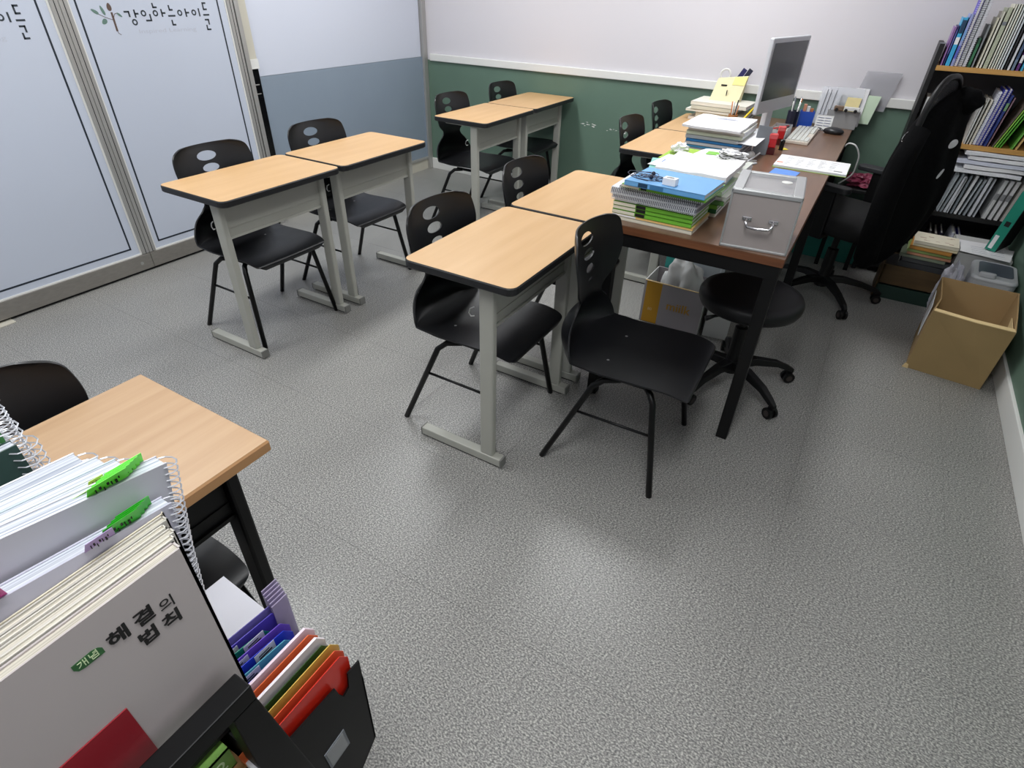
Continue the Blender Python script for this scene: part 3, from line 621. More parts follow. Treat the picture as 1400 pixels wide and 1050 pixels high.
# ---- monitor
mo = thing('monitor', 'silver-framed computer monitor seen at a slant, screen switched off', 'monitor', (-.493, 3.648, TZ), 0)
mo.rotation_euler = (0, 0, math.atan2(.40, .10))
M_silver = mat('silver_bezel', (206, 208, 212), .35, .15); M_screen = mat('dark_screen', (58, 62, 66), .18)
W2 = .207
MB().box(-W2-.022, W2+.022, .0, .022, .128, .475).build('bezel', M_silver, mo, bevel=.006, seg=3)
MB().box(-W2, W2, -.001, .004, .192, .452).build('screen', M_screen, mo)
MB().box(-.18, .18, .022, .045, .18, .43).build('rear_housing', M_silver, mo, bevel=.01)
MB().box(-.035, .035, .02, .05, .03, .25).build('neck', M_silver, mo, bevel=.004); MB().prism(rrect(-.10, .10, -.015, .11, .03), 0, .012).build('stand_foot', M_silver, mo, bevel=.003)
MB().box(W2+.0225, W2+.024, .002, .016, .27, .35).build('side_sticker', col(226, 212, 150), mo)
# clear tray with small papers in front of the monitor
ct = thing('clear_tray', 'clear plastic tray of slips and red pens under the monitor', 'tray', (-.432, 3.62, TZ), 0)
m = MB().box(-.043, .043, -.10, .10, 0, .002)
for q in ((-.043, -.041, -.10, .10), (.041, .043, -.10, .10), (-.043, .043, -.10, -.098), (-.043, .043, .098, .10)): m.box(*q, .002, .06)
M_clear = mat('frosted_clear', (214, 218, 224), .2, alpha=.38); m.build('tray_walls', M_clear, ct)
for i in range(5): MB().box(-.038, .036, -.085+.004*i, .08-.006*i, .002+.010*i, .010+.010*i).build('paper_slip', [M_paper, col(226, 206, 204), M_paper, col(212, 214, 204), col(230, 226, 214)][i], ct)
MB().tube([(-.03, -.06, .056), (.03, .05, .060)], .004, 8).build('red_pen', col(206, 60, 56), ct, smooth=True); MB().tube([(-.01, -.08, .056), (.034, .02, .058)], .0035, 8).build('dark_pen', M_black, ct, smooth=True)
# ---- grey document bin at the wall with holders
M_bin = mat('grey_bin', (150, 150, 150), .5); M_film = mat('clear_film', (226, 230, 236), .1, alpha=.32)
gb = thing('document_bin', 'low grey desk bin holding clear sleeves against the wall', 'bin', (-.180, 4.185, TZ), .02)
m = MB()
for q in ((-.085, .085, -.05, -.046), (-.085, .085, .030, .034), (-.085, -.081, -.046, .03), (.081, .085, -.046, .03)): m.box(*q, 0, .095)
m.box(-.085, .085, -.05, .034, 0, .003); m.build('bin_walls', M_bin, gb)
def standing(name, label, cat, x0, x1, y, z0, h, m_, lean=.15, t=.002, skew=.0, grp=None, t2=0):
    P = MB(); P.add([(0, 0, 0), (x1-x0, 0, 0), (x1-x0+skew, h*math.sin(lean), h*math.cos(lean)), (skew, h*math.sin(lean), h*math.cos(lean)), (0, t, 0), (x1-x0, t, 0), (x1-x0+skew, t+h*math.sin(lean), h*math.cos(lean)), (skew, t+h*math.sin(lean), h*math.cos(lean))],
                    [(0, 1, 2, 3), (7, 6, 5, 4), (0, 4, 5, 1), (1, 5, 6, 2), (2, 6, 7, 3), (3, 7, 4, 0)])
    o = P.build(name, m_, loc=(x0, y, z0)); tag(o, label, cat, grp); return o
s1 = standing('document_sleeve', 'clear sleeve of papers with black spine bars, leftmost in the grey bin', 'sleeve', -.33, -.22, 4.150, TZ+.01, .20, M_film, .12, .006)
for dx in (.022, .042, .07): MB().add([(dx, -.001, .01), (dx+.004, -.001, .01), (dx+.012, .021, .185), (dx+.008, .021, .185), (dx, .001, .01), (dx+.004, .001, .01), (dx+.012, .023, .185), (dx+.008, .023, .185)], [(0, 1, 2, 3), (7, 6, 5, 4), (0, 4, 5, 1), (1, 5, 6, 2), (2, 6, 7, 3), (3, 7, 4, 0)]).build('spine_bar', mat('dark_grey_bar', (90, 92, 98), .4), s1)
standing('paper_sheaf', 'white sheets inside the leftmost clear sleeve', 'paper', -.325, -.23, 4.162, TZ+.01, .17, M_paper, .12, .004)
standing('document_sleeve', 'wide clear sleeve in the middle of the grey bin', 'sleeve', -.255, -.105, 4.168, TZ+.012, .20, M_film, .18, .005)
s2 = standing('document_sleeve', 'white card sleeve with cream memo clipped to it, in the grey bin', 'sleeve', -.155, -.085, 4.178, TZ+.012, .20, M_paper, .15, .012)
MB().add([(-.035, -.004, .05), (.04, -.004, .05), (.045, .012, .15), (-.03, .012, .15), (-.035, -.001, .05), (.04, -.001, .05), (.045, .015, .15), (-.03, .015, .15)], [(0, 1, 2, 3), (7, 6, 5, 4), (0, 4, 5, 1), (1, 5, 6, 2), (2, 6, 7, 3), (3, 7, 4, 0)]).build('memo', col(232, 216, 160), s2)
standing('file_folder', 'pale green folder sticking out right of the grey bin', 'folder', -.10, -.035, 4.192, TZ+.03, .15, mat('pale_green_card', (206, 226, 200), .5), .1, .003, .02)
standing('plastic_sheet', 'smoky clear plastic sheet leaning on the wall above the bin', 'sheet', -.16, .02, 4.222, TZ+.10, .20, mat('smoky_film', (190, 190, 196), .15, alpha=.42), .05, .001, .03)
# things on the bin rim
tr = thing('toy_truck', 'small brown and white toy truck perched on the grey bin', 'toy', (-.165, 4.125, TZ+.095), 0)
MB().box(-.07, -.02, -.004, .025, .0, .026).build('cab', mat('brown_toy', (120, 98, 80), .5), tr, bevel=.004); MB().box(-.018, .065, -.004, .025, .004, .024).build('load', M_whitep, tr, bevel=.003)
for dx in (-.055, -.005, .045): MB().tube([(dx, -.010, .006), (dx, -.004, .006)], .009, 12).build('wheel', M_black, tr)
# blue holder, desk calendar, pencil cup
bh = thing('pen_holder', 'blue plastic holder beside the white desk calendar', 'holder', (-.365, 4.065, TZ), .15)
m = MB()
for q in ((-.04, .04, -.03, -.027), (-.04, .04, .027, .03), (-.04, -.037, -.027, .027), (.037, .04, -.027, .027)): m.box(*q, 0, .085)
m.box(-.04, .04, -.03, .03, 0, .003).build('holder_walls', mat('blue_plastic', (34, 82, 190), .35), bh)
for i, (dx, c_) in enumerate(((-.02, col(216, 150, 120)), (.0, M_paper), (.02, col(190, 120, 80)))): MB().box(dx-.008, dx+.008, -.012, .012, .01, .12-.01*i).build('card_stub', c_, bh)
pc = thing('pencil_cup', 'dark cup crammed with pens between monitor and blue holder', 'cup', (-.435, 4.02, TZ))
MB().lathe([(.03, 0), (.032, .085), (.029, .085), (.027, .004)], 18).build('cup', mat('navy_cup', (28, 32, 52), .3), pc)
rr = random.Random(2)
for i in range(7):
    a = rr.uniform(0, 6.28); k = rr.uniform(.005, .016); MB().tube([(k*.6*math.cos(a), k*.6*math.sin(a), .006), (k*1.7*math.cos(a), k*1.7*math.sin(a), rr.uniform(.13, .17))], .0035, 6).build('pencil', [M_whitep, M_chrome, col(70, 74, 84), col(200, 200, 196), M_greyp, col(190, 120, 70), M_whitep][i], pc, smooth=True)
cal = thing('desk_calendar', 'white folding desk calendar printed with a grid of lines', 'calendar', (-.262, 4.055, TZ), .1)
MB().add([(-.045, -.03, 0), (.045, -.03, 0), (.045, .0, .075), (-.045, .0, .075), (-.045, -.028, 0), (.045, -.028, 0), (.045, .002, .075), (-.045, .002, .075)], [(0, 1, 2, 3), (7, 6, 5, 4), (0, 4, 5, 1), (1, 5, 6, 2), (2, 6, 7, 3), (3, 7, 4, 0)]).add([(-.045, .03, 0), (.045, .03, 0), (.045, .0, .075), (-.045, .0, .075), (-.045, .028, 0), (.045, .028, 0), (.045, -.002, .075), (-.045, -.002, .075)], [(3, 2, 1, 0), (4, 5, 6, 7), (0, 4, 5, 1), (1, 5, 6, 2), (2, 6, 7, 3), (3, 7, 4, 0)]).build('card', M_whitep, cal)
m = MB()
for i in range(4):
    for j in range(2): z0 = .022+.013*i; y0 = -.03+.03*z0/.075-.0015; m.box(-.036+j*.038, -.004+j*.038, y0-.0012, y0+.0004, z0, z0+.002)
m.build('printed_grid', mat('blue_grey_ink', (120, 132, 170), .6), cal)
kc = thing('keychain', 'bunch of dark metal clips in front of the desk calendar', 'clips', (-.285, 3.99, TZ))
for i in range(5): MB().tube([(.012*math.cos(a)+.014*i-.03, .008*math.sin(a), .009+.009*math.sin(a+i)) for a in [q*.628 for q in range(10)]], .0022, 5, loop=True).build('clip', M_greyp, kc, smooth=True)
# ---- cream file boxes and papers at the back left corner of the desk group
GB = 'papers piled on the desk at the green wall'; z = DZ
for i, (t_, L, c_, lb) in enumerate(((.018, .34, col(222, 216, 206), 'widest cream paper bundle at the bottom of the corner pile'), (.03, .30, col(212, 212, 196), 'grey-cream paper bundle, second in the corner pile'), (.014, .29, col(226, 226, 216), 'thin white paper bundle, third in the corner pile'), (.022, .28, col(206, 206, 190), 'olive-cream paper bundle below the top one of the corner pile'), (.02, .34, col(230, 228, 216), 'long off-white bundle on top of the corner pile'))):
    add(L, .26, t_, -1.035+.02*math.sin(i*2.3)+(0 if i != 1 else .03), 3.94+.01*math.cos(i), -.03+.02*math.sin(i*3), c_, lb, page=M_pagew, name='paper_bundle', cat='papers')
ZE = z
fb2 = thing('card_file', 'cream cardboard magazine file with yellow note on top of the corner pile', 'file box', (-.86, 4.10, ZE), -.05)
M_card = mat('cream_card', (222, 214, 172), .6)
MB().add([(-.09, -.04, 0), (.09, -.04, 0), (.10, .03, .135), (-.08, .03, .11), (-.09, .03, 0), (.09, .03, 0), (.10, .05, .14), (-.08, .05, .115)], [(0, 1, 2, 3), (7, 6, 5, 4), (0, 4, 5, 1), (1, 5, 6, 2), (2, 6, 7, 3), (3, 7, 4, 0)]).build('file_body', M_card, fb2)
MB().add([(.02, .0055, .09), (.094, .0055, .09), (.10, .029, .135), (.025, .029, .128), (.02, .0035, .09), (.094, .0035, .09), (.10, .026, .136), (.025, .026, .13)], [(0, 1, 2, 3), (7, 6, 5, 4), (0, 4, 5, 1), (1, 5, 6, 2), (2, 6, 7, 3), (3, 7, 4, 0)]).build('yellow_note', col(246, 232, 130), fb2)
MB().box(-.045, -.01, .000, .006, .078, .086).build('slot', M_dark, fb2); MB().box(.004, .007, -.032, -.02, .03, .06).build('slit', M_dark, fb2)
o = MB().tube([(.030*math.cos(a), 0, .030*math.sin(a)+.03) for a in [q*.3142 for q in range(20)]], .006, 8, loop=True).build('tape_roll', M_whitep, smooth=True, loc=(-.905, 4.165, ZE+.105)); tag(o, 'white tape roll standing behind the cream file', 'tape')
for i, (dx, lb) in enumerate(((-.825, 'navy card leaning behind the cream file, left one'), (-.79, 'black-blue card leaning behind the cream file, right one'))):
    tag(MB().box(-.014, .014, -.002, .002, 0, .065).build('navy_card', col(36, 36, 92) if i == 0 else col(34, 38, 60), loc=(dx, 4.175, ZE+.115), rot=(0, .5, 0)), lb, 'card')
cp = thing('pencil_pot', 'pot of brown pencils and white pens by the corner paper pile', 'pot', (-.745, 3.86, DZ))
MB().lathe([(.026, 0), (.028, .07), (.025, .07), (.023, .004)], 16).build('pot', mat('tan_pot', (170, 120, 76), .4), cp)
for i in range(6): MB().tube([(.008*math.cos(i), .008*math.sin(i), .006), (.02*math.cos(i*1.1), .02*math.sin(i*1.1), .12+.006*i)], .0035, 6).build('pencil', [col(190, 120, 70), M_whitep, M_black][i % 3], cp, smooth=True)
tag(MB().tube([(0, 0, .004), (.06, .12, .10)], .006, 8).build('yellow_umbrella', col(230, 200, 40), smooth=True, loc=(-.70, 3.80, TZ)), 'yellow rod leaning towards the monitor', 'rod')
tag(MB().tube([(0, 0, .004), (.07, .12, .09)], .004, 8).build('black_rod', M_black, smooth=True, loc=(-.685, 3.80, TZ)), 'black rod beside the yellow one', 'rod')
# ------------------------------------------------------------------ bookcase on the right
M_pine = mat('pine_board', (206, 160, 92), .5, rgb2=(186, 138, 72), vscale=(2, 30, 30), coord='Position'); M_blackw = mat('black_bookcase', (12, 12, 13), .5)
bc = thing('bookcase', 'black bookcase with pine shelf boards packed with books beside the wall', 'bookcase', (0, 0, 0))
BX0, BX1, BY0, BY1 = .155, .812, 3.93, 4.225
for x0, x1, zt in ((BX0, BX0+.022, 1.2), (BX1-.022, BX1, 1.2)): box('side_panel', M_blackw, x0, x1, BY0-.004, BY1, 0, zt, bc, bevel=.002)
box('back_panel', mat('dark_backing', (62, 62, 66), .7), BX0+.022, BX1-.022, BY1-.008, BY1, .03, 1.09, bc)
for z1, m_ in ((1.107, M_pine), (.763, M_pine), (.41, M_blackw), (.06, M_blackw)): box('shelf_board', m_, BX0+.022, BX1-.022, BY0-.006, BY1-.008, z1-.022, z1, bc)
box('corner_cap', M_greyp, BX0-.001, BX0+.023, BY0-.005, BY0+.03, 1.2, 1.204, bc)
def shelf_books(base, rows, grp, y=BY0+.004, depth=.19):
    for x, t, h, c_, lb, k in rows:
        lean = k.pop('lean', 0); ex = (math.cos(lean), 0, -math.sin(lean)); ez = (math.sin(lean), 0, math.cos(lean))
        book(k.pop('name', 'book'), lb, (x, y+k.pop('dy', 0), base+abs(math.sin(lean))*t*(lean > 0)), ex, (0, 1, 0), ez, t, depth, h, c_, group=grp, **k)
P1 = lambda px: .186+(px-1288)*.0031
cr1, cr2 = col(214, 210, 190), col(226, 224, 208)
G1 = 'books standing on the top shelf'
shelf_books(1.107, [
    (P1(1289), .009, .165, col(150, 110, 170), 'short violet book at the left end of the top shelf', {}),
    (P1(1292.5), .007, .17, col(50, 50, 110), 'short navy book beside the cyan one on the top shelf', dict(bands=((.3, .9, col(90, 90, 160)),))),
    (P1(1295.5), .021, .205, col(62, 170, 220), 'cyan book with white title on the top shelf', dict(bands=((.45, .6, M_paper), (.68, .95, col(30, 60, 90))))),
    (P1(1303), .014, .22, col(150, 160, 210), 'pale lilac book with printed spine on the top shelf', dict(bands=((.15, .4, col(90, 100, 190)), (.5, .7, col(120, 160, 210))))),
    (P1(1308.5), .012, .29, col(88, 72, 190), 'tall violet spiral book on the top shelf', dict(spiral=M_ringw, name='spiral_book')),
    (P1(1314), .014, .30, col(214, 216, 224), 'tall white spiral book left on the top shelf', dict(spiral=M_ringb, page=M_pagew, name='spiral_book')),
    (P1(1320), .012, .295, col(206, 208, 216), 'tall white spiral book right on the top shelf', dict(spiral=M_ringw, page=M_pagew, name='spiral_book')),
    (P1(1326), .014, .125, col(40, 84, 60), 'small dark green book on the top shelf', dict(bands=((.1, .8, col(60, 120, 84)),))),
    (P1(1331.5), .010, .18, col(140, 144, 146), 'thin grey book right of the small dark green one', {}),
    (P1(1338), .011, .21, cr1, 'slim cream book, first of the cream row', {}), (P1(1342.3), .011, .235, cr2, 'slim cream book, second of the cream row', {}), (P1(1346.8), .020, .25, col(178, 184, 160), 'olive-grey book with round mark in the cream row', dict(bands=((.72, .78, M_greyp),))),
    (P1(1354), .009, .265, cr2, 'slim white book, first of the even set of six', {}), (P1(1357.3), .009, .265, col(216, 220, 208), 'slim white book, second of the even set of six', {}), (P1(1360.6), .009, .265, cr2, 'slim white book, third of the even set of six', {}),
    (P1(1363.9), .009, .265, col(210, 216, 210), 'slim white book, fourth of the even set of six', {}), (P1(1367.2), .009, .265, col(224, 226, 226), 'slim white book, fifth of the even set of six', {}), (P1(1370.5), .010, .265, col(206, 214, 218), 'slim white book, last of the even set of six', {}),
    (P1(1374.5), .010, .26, col(40, 40, 44), 'black book right of the even white set', {}), (P1(1379), .012, .24, col(220, 222, 226), 'white book right of the black one', {}), (P1(1384), .014, .24, col(110, 130, 150), 'grey-blue book with purple neighbour', dict(bands=((.2, .5, col(70, 90, 120)),))),
    (P1(1390), .014, .22, col(96, 50, 120), 'purple book near the right picture edge', dict(bands=((.15, .3, M_paper),))), (P1(1396), .012, .2, col(70, 170, 210), 'cyan book near the right picture edge', {})], G1)
P2 = lambda px: .430+(px-1322)*.00312
wv = col(206, 206, 204)
shelf_books(.763, [
    (.19, .02, .2, wv, 'white bundle behind the chair headrest on the second shelf', {}), (.225, .02, .19, col(150, 150, 150), 'grey bundle behind the coat on the second shelf', {}),
    (P2(1322), .010, .2, wv, 'floppy white booklet at the left of the visible second shelf', dict(lean=.02)), (P2(1326), .010, .215, col(190, 188, 180), 'grey-white booklet second on the visible second shelf', dict(lean=.03)), (P2(1330), .012, .21, col(216, 212, 198), 'cream booklet on the second shelf', dict(lean=.04)),
    (P2(1335), .012, .25, col(206, 208, 222), 'tall lilac-white spiral book on the second shelf', dict(spiral=M_ringw, lean=.05, page=M_pagew, name='spiral_book')), (P2(1339.5), .014, .26, col(58, 66, 180), 'blue spiral book, left of two on the second shelf', dict(spiral=col(58, 66, 180), lean=.06, name='spiral_book')), (P2(1344.5), .012, .265, col(48, 58, 158), 'blue spiral book, right of two on the second shelf', dict(spiral=col(48, 58, 168), lean=.07, name='spiral_book')),
    (P2(1350), .014, .24, col(46, 62, 130), 'navy book with green tab on the second shelf', dict(lean=.07, bands=((.7, .85, col(120, 160, 120)),))), (P2(1355), .008, .23, col(140, 110, 120), 'mauve thin book on the second shelf', dict(lean=.08)),
    (P2(1362), .006, .22, col(110, 100, 90), 'thin brown book leaning on the second shelf', dict(lean=.25)), (P2(1364.5), .008, .22, col(150, 200, 80), 'lime book leaning, left of three on the second shelf', dict(lean=.25)), (P2(1368), .009, .22, col(100, 180, 60), 'lime book leaning, middle of three on the second shelf', dict(lean=.25)), (P2(1372), .009, .215, col(86, 160, 50), 'lime book leaning, right of three on the second shelf', dict(lean=.25)),
    (P2(1388), .009, .22, col(120, 190, 80), 'green book leaning at the right picture edge', dict(lean=.2)), (P2(1393), .012, .21, col(206, 170, 110), 'tan book leaning at the right picture edge', dict(lean=.2))], 'books standing on the second shelf')
P3 = lambda px: .462+(px-1290)*.00333
rows = []
for i, px in enumerate((1286, 1290, 1295, 1300, 1305, 1310, 1317, 1323, 1330, 1337)):
    rows.append((P3(px), .010+.003*(i % 3), .2+.01*math.sin(i*1.7), [col(186, 194, 200), col(150, 158, 164), col(206, 210, 216), col(196, 200, 206), col(120, 128, 134), col(212, 214, 216)][i % 6], 'bent grey-white booklet number word', dict(lean=.10+.03*math.sin(i*1.3), page=M_pagew, curl=.012)))
words = ['leftmost', 'second', 'third', 'fourth', 'fifth', 'sixth', 'seventh', 'eighth', 'ninth', 'tenth']
rows = [(a, b, c, d, '%s bent grey-white booklet from the coat on the third shelf' % words[i], k) for i, (a, b, c, d, e, k) in enumerate(rows)]
for i, px in enumerate((1349, 1357, 1365, 1374)):
    rows.append((P3(px), .020, .205, [col(200, 202, 202), col(206, 207, 208), col(210, 210, 210), col(188, 184, 178)][i], ['thick pale grey volume, first of four on the third shelf', 'thick pale grey volume, second of four on the third shelf', 'thick pale grey volume, third of four on the third shelf', 'thick pale grey volume, last of four on the third shelf'][i], dict(lean=.09, page=M_pagew, bands=((.5, .66, col(130, 132, 134)),) if i < 3 else ())))
shelf_books(.41, rows, 'volumes standing on the third shelf')
zz = .628
for i, (dx, lb) in enumerate(((0, 'lowest white paper bundle lying across the third shelf books'), (.03, 'second white paper bundle lying across the third shelf books'), (-.01, 'third white paper bundle lying across the third shelf books'), (.035, 'fourth white paper bundle lying across the third shelf books'), (.01, 'topmost white paper bundle under the pine board'))):
    paper('paper_bundle', lb, 'papers', .445+dx, .765+dx*.5-(.0 if i else .03), 3.915, 4.13, zz, .017, [M_pagew, M_paper, mat('blue_white_paper', (206, 210, 224), .7), M_paper, M_pagew][i], .03*math.sin(i*2), .004, 20+i, group='paper bundles on the third shelf'); zz += .0222
shelf_books(.06, [(.46, .012, .24, col(60, 56, 60), 'dark booklet on the bottom shelf, left one', {}), (.49, .012, .23, col(110, 100, 94), 'brown booklet on the bottom shelf', {}), (.515, .010, .24, col(56, 50, 70), 'dark violet booklet on the bottom shelf', {}), (.55, .014, .25, col(196, 198, 210), 'white booklet on the bottom shelf beside blue ones', dict(lean=.06)), (.578, .012, .24, col(62, 64, 160), 'blue spiral book on the bottom shelf, left one', dict(spiral=M_ringw, name='spiral_book')), (.60, .012, .24, col(52, 54, 146), 'blue spiral book on the bottom shelf, right one', dict(spiral=M_ringw, name='spiral_book'))], 'booklets on the bottom shelf')
# ------------------------------------------------------------------ things on the floor by the bookcase
M_kraft = mat('kraft_cardboard', (162, 136, 92), .75, var=.05, vscale=(6, 6, 6), bump=.15, bscale=40); M_kraftin = mat('kraft_inside', (176, 146, 102), .8, var=.04, vscale=(5, 5, 5)); M_kraftedge = mat('kraft_edge', (216, 190, 140), .8)
cb = thing('cardboard_box', 'open empty brown cardboard box standing by the right wall', 'box', (.470, 2.806, 0), -.10)
W_, D_, H_ = .288, .40, .288; th = .005
def panel(name, pts, m_, off, parent):
    n = len(pts); return MB().add([p for p in pts]+[tuple(a+b for a, b in zip(p, off)) for p in pts], [tuple(range(n)), tuple(range(2*n-1, n-1, -1))]+[(i, n+i, n+(i+1) % n, (i+1) % n) for i in range(n)]).build(name, m_, parent)
panel('front_panel', [(0, 0, 0), (W_, 0, 0), (W_+.004, -.004, H_), (W_*.55, -.010, H_), (0, -.002, H_+.004)], M_kraft, (0, th, 0), cb)
panel('back_panel', [(0, D_, 0), (W_, D_, 0), (W_+.01, D_+.02, H_+.015), (0, D_+.015, H_+.012)], M_kraftin, (0, -th, 0), cb)
panel('side_panel', [(0, th, 0), (0, D_-th, 0), (-.005, D_+.01, H_+.012), (.018, D_*.55, H_-.02), (-.002, th, H_+.004)], M_kraftin, (th, 0, 0), cb)
panel('side_panel', [(W_, th, 0), (W_, D_-th, 0), (W_+.008, D_+.01, H_+.015), (W_+.014, D_*.5, H_-.01), (W_+.004, th, H_)], M_kraftin, (-th, 0, 0), cb)
MB().box(0, W_, 0, D_, 0, .004).build('bottom_panel', M_kraftin, cb)
panel('folded_rim', [(.002, -.004, H_+.003), (W_*.55, -.012, H_), (W_+.003, -.006, H_), (W_-.004, .016, H_+.0035), (W_*.5, .010, H_+.0035), (.006, .018, H_+.006)], M_kraftedge, (0, 0, .003), cb)
panel('inner_flap', [(W_-.012, .02, H_-.1), (W_-.002, .2, H_-.02), (W_-.004, .02, H_-.004)], M_kraftedge, (-.003, 0, 0), cb)
panel('white_label', [(-.0035, .10, .12), (-.0035, .30, .12), (-.0055, .30, .27), (-.0045, .10, .27)], M_paper, (-.002, 0, 0), cb)
panel('torn_corner', [(-.012, -.006, .0), (.012, -.007, .0), (.008, -.006, .018), (-.006, -.004, .022)], M_kraftedge, (0, .004, 0), cb)
pb = thing('plastic_bin', 'rounded light grey plastic bin with dark grey panel behind the cardboard box', 'bin', (.728, 3.415, 0), -.08)
def rring(x0, x1, y0, y1, r, z): return [(x, y, z) for x, y in rrect(x0, x1, y0, y1, r, 5)]
M_binl = mat('light_grey_plastic', (196, 198, 202), .35)
MB().rings([rring(-.08, .08, -.12, .12, .03, 0), rring(-.092, .092, -.13, .13, .035, .29), rring(-.095, .095, -.133, .133, .036, .30), rring(-.088, .088, -.126, .126, .03, .312)]).build('bin_body', M_binl, pb, smooth=False, bevel=.004)
MB().prism(rrect(-.068, .072, -.075, .10, .022), .312, .3155).build('dark_panel', mat('slate_panel', (86, 92, 104), .4), pb, bevel=.002)
MB().rings([rring(-.068, -.0, -.13, -.10, .012, .312), rring(-.066, -.002, -.128, -.102, .012, .332)]).build('handle_lip', M_binl, pb, bevel=.003)
wc = thing('paper_carton', 'white carton carrying loose printed sheets beside the bookcase', 'carton', (.69, 3.74, 0))
MB().box(-.11, .12, -.165, .15, 0, .318).build('carton_body', mat('white_carton', (196, 196, 194), .7), wc)
for i, (dx, dy, a, lb) in enumerate(((.0, .0, .1, 'lower loose printed sheet on the white carton'), (.01, -.05, -.18, 'upper loose printed sheet hanging over the white carton'))):
    sh = paper('loose_sheet', lb, 'paper', .585+dx, .80+dx, 3.60+dy, 3.80+dy, .3185+.006*i, .0012, M_paper, a, .004, 30+i, group='loose sheets by the bookcase')
    m = MB()
    for r_ in range(4): m.box(-.07, -.005, -.06+.03*r_, -.058+.03*r_, .0058, .0061); m.box(.01, .07, -.06+.03*r_, -.058+.03*r_, .0058, .0061)
    m.build('printed_lines', mat('pale_ink', (150, 155, 175), .7), sh)
crumple('crumpled_bag', 'crumpled white paper bag between book pile and cardboard box', 'bag', (.585, 3.43, 0), (.05, .09, .19), mat('lilac_white_paper', (206, 206, 216), .7), 3, .25, 2.6, 4)
tbd = thing('teal_binder', 'teal lever binder with black sides leaning on the right wall', 'binder', (.690, 3.665, .335), 0); tbd.rotation_euler = (0, .10, -.42)
MB().box(0, .048, 0, .012, 0, .30).build('spine', mat('teal_cover', (34, 140, 118), .4), tbd); MB().box(-.001, .0, 0, .2, 0, .30).box(.048, .050, 0, .2, 0, .30).build('side_boards', M_black, tbd); MB().box(.004, .044, .012, .19, .004, .296).build('pages', M_page, tbd)
MB().box(.014, .036, -.0008, .0, .13, .155).build('label_slot', M_black, tbd); MB().box(.008, .026, -.0008, .0, .01, .08).build('white_label', M_paper, tbd)
cr = thing('wooden_crate', 'low brown wooden crate under the pile of flat books', 'crate', (.43, 3.67, 0), .0)
M_crate = mat('crate_wood', (92, 72, 42), .6, rgb2=(74, 56, 32), vscale=(3, 30, 30))
for q in ((-.14, .14, -.11, -.10), (-.14, .14, .10, .11)): MB().box(*q, .0, .075).build('lower_slat', mat('dark_green_panel', (26, 52, 44), .5), cr); MB().box(*q, .085, .19).build('upper_slat', M_crate, cr)
for s in (-1, 1): MB().box(s*.14-.006, s*.14+.006, -.11, .11, 0, .19).build('end_board', M_crate, cr)
MB().box(-.14, .14, -.10, .10, .08, .19).build('packed_content', M_black, cr)
GB = 'books lying in the pile by the bookcase'; z = .1905
for i, (t_, c_, L, dx, lb) in enumerate(((.030, col(52, 54, 58), .25, 0, 'black folder at the bottom of the flat pile by the bookcase'), (.024, col(74, 76, 78), .24, .01, 'charcoal folder second from the bottom of the flat pile'), (.016, col(120, 130, 110), .21, -.01, 'olive book low in the flat pile by the bookcase'), (.014, col(196, 140, 110), .2, .02, 'salmon book in the middle of the flat pile'),
                                      (.016, col(150, 170, 100), .2, .015, 'green book in the middle of the flat pile'), (.018, col(200, 140, 66), .19, .02, 'orange-brown book high in the flat pile'), (.012, col(226, 216, 180), .2, .03, 'cream book second from the top of the flat pile'), (.016, col(236, 228, 206), .2, .03, 'white illustrated book on top of the flat pile'))):
    topb = add(L, .17, t_, .345+dx, 3.575, -.06+.03*math.sin(i*2.1), c_, lb, page=M_page)
m = MB(); rr = random.Random(4)
for i in range(9): x, y = rr.uniform(.39, .55), rr.uniform(3.59, 3.72); m.box(x-topb.location.x, x-topb.location.x+rr.uniform(.008, .03), y-3.575, y-3.575+rr.uniform(.004, .012), .016, .0163)
m.build('cover_doodles', col(190, 160, 140), topb)
# ------------------------------------------------------------------ five-star bases, stool, office chair
M_nylon = mat('black_nylon', (8, 8, 9), .45, spec=.35); M_fabric = mat('black_fabric', (11, 11, 13), .9, bump=.25, bscale=700); M_vinyl = mat('black_vinyl', (13, 13, 16), .5, spec=.4)
def star_base(t, R, a0, hub):
    MB().lathe([(.034, hub-.045), (.036, hub-.01), (.028, hub+.02), (.026, hub+.06)], 18).build('hub', M_nylon, t, smooth=False)
    for i in range(5):
        a = a0+i*2*math.pi/5; c, s = math.cos(a), math.sin(a); T = axes((0, 0, 0), (c, s, 0), (-s, c, 0), (0, 0, 1))
        m = MB(); m.T = T
        R_ = [(.02, hub-.005, .026, .034), (.10, hub+.002, .022, .028), (.20, hub-.012, .018, .022), (R-.02, hub-.035, .015, .020), (R+.008, hub-.048, .010, .014)]
        m.rings([[(x, y*w2, z+(h2 if q > 0 else -h2)*.55) for y, q in ((-1, -1), (1, -1), (.75, 1), (-.75, 1))] for x, z, w2, h2 in R_])
        arm = m.build('base_arm', M_nylon, t, bevel=.003)
        m = MB(); m.T = T
        for q in (-1, 1): m.tube([(R-.008, q*.007, .024), (R-.008, q*.019, .024)], .024, 16)
        m.box(R-.02, R+.006, -.006, .006, .02, hub-.045); wl_ = m.build('caster', M_nylon, t)
        m = MB(); m.T = T
        for q in (-1, 1): m.tube([(R-.008, q*.019, .024), (R-.008, q*.0205, .024)], .013, 12)
        m.build('caster_cap', mat('caster_brown', (58, 50, 48), .5), wl_)
so = thing('round_stool', 'black round swivel stool on casters under the desk corner', 'stool', (-.205, 2.235, 0))
star_base(so, .275, math.radians(-39), .105)
MB().lathe([(.0, .365), (.17, .365), (.19, .375), (.198, .392), (.198, .412), (.19, .427), (.16, .436), (.0, .438)], 40).build('seat_cushion', M_vinyl, so, smooth=True)
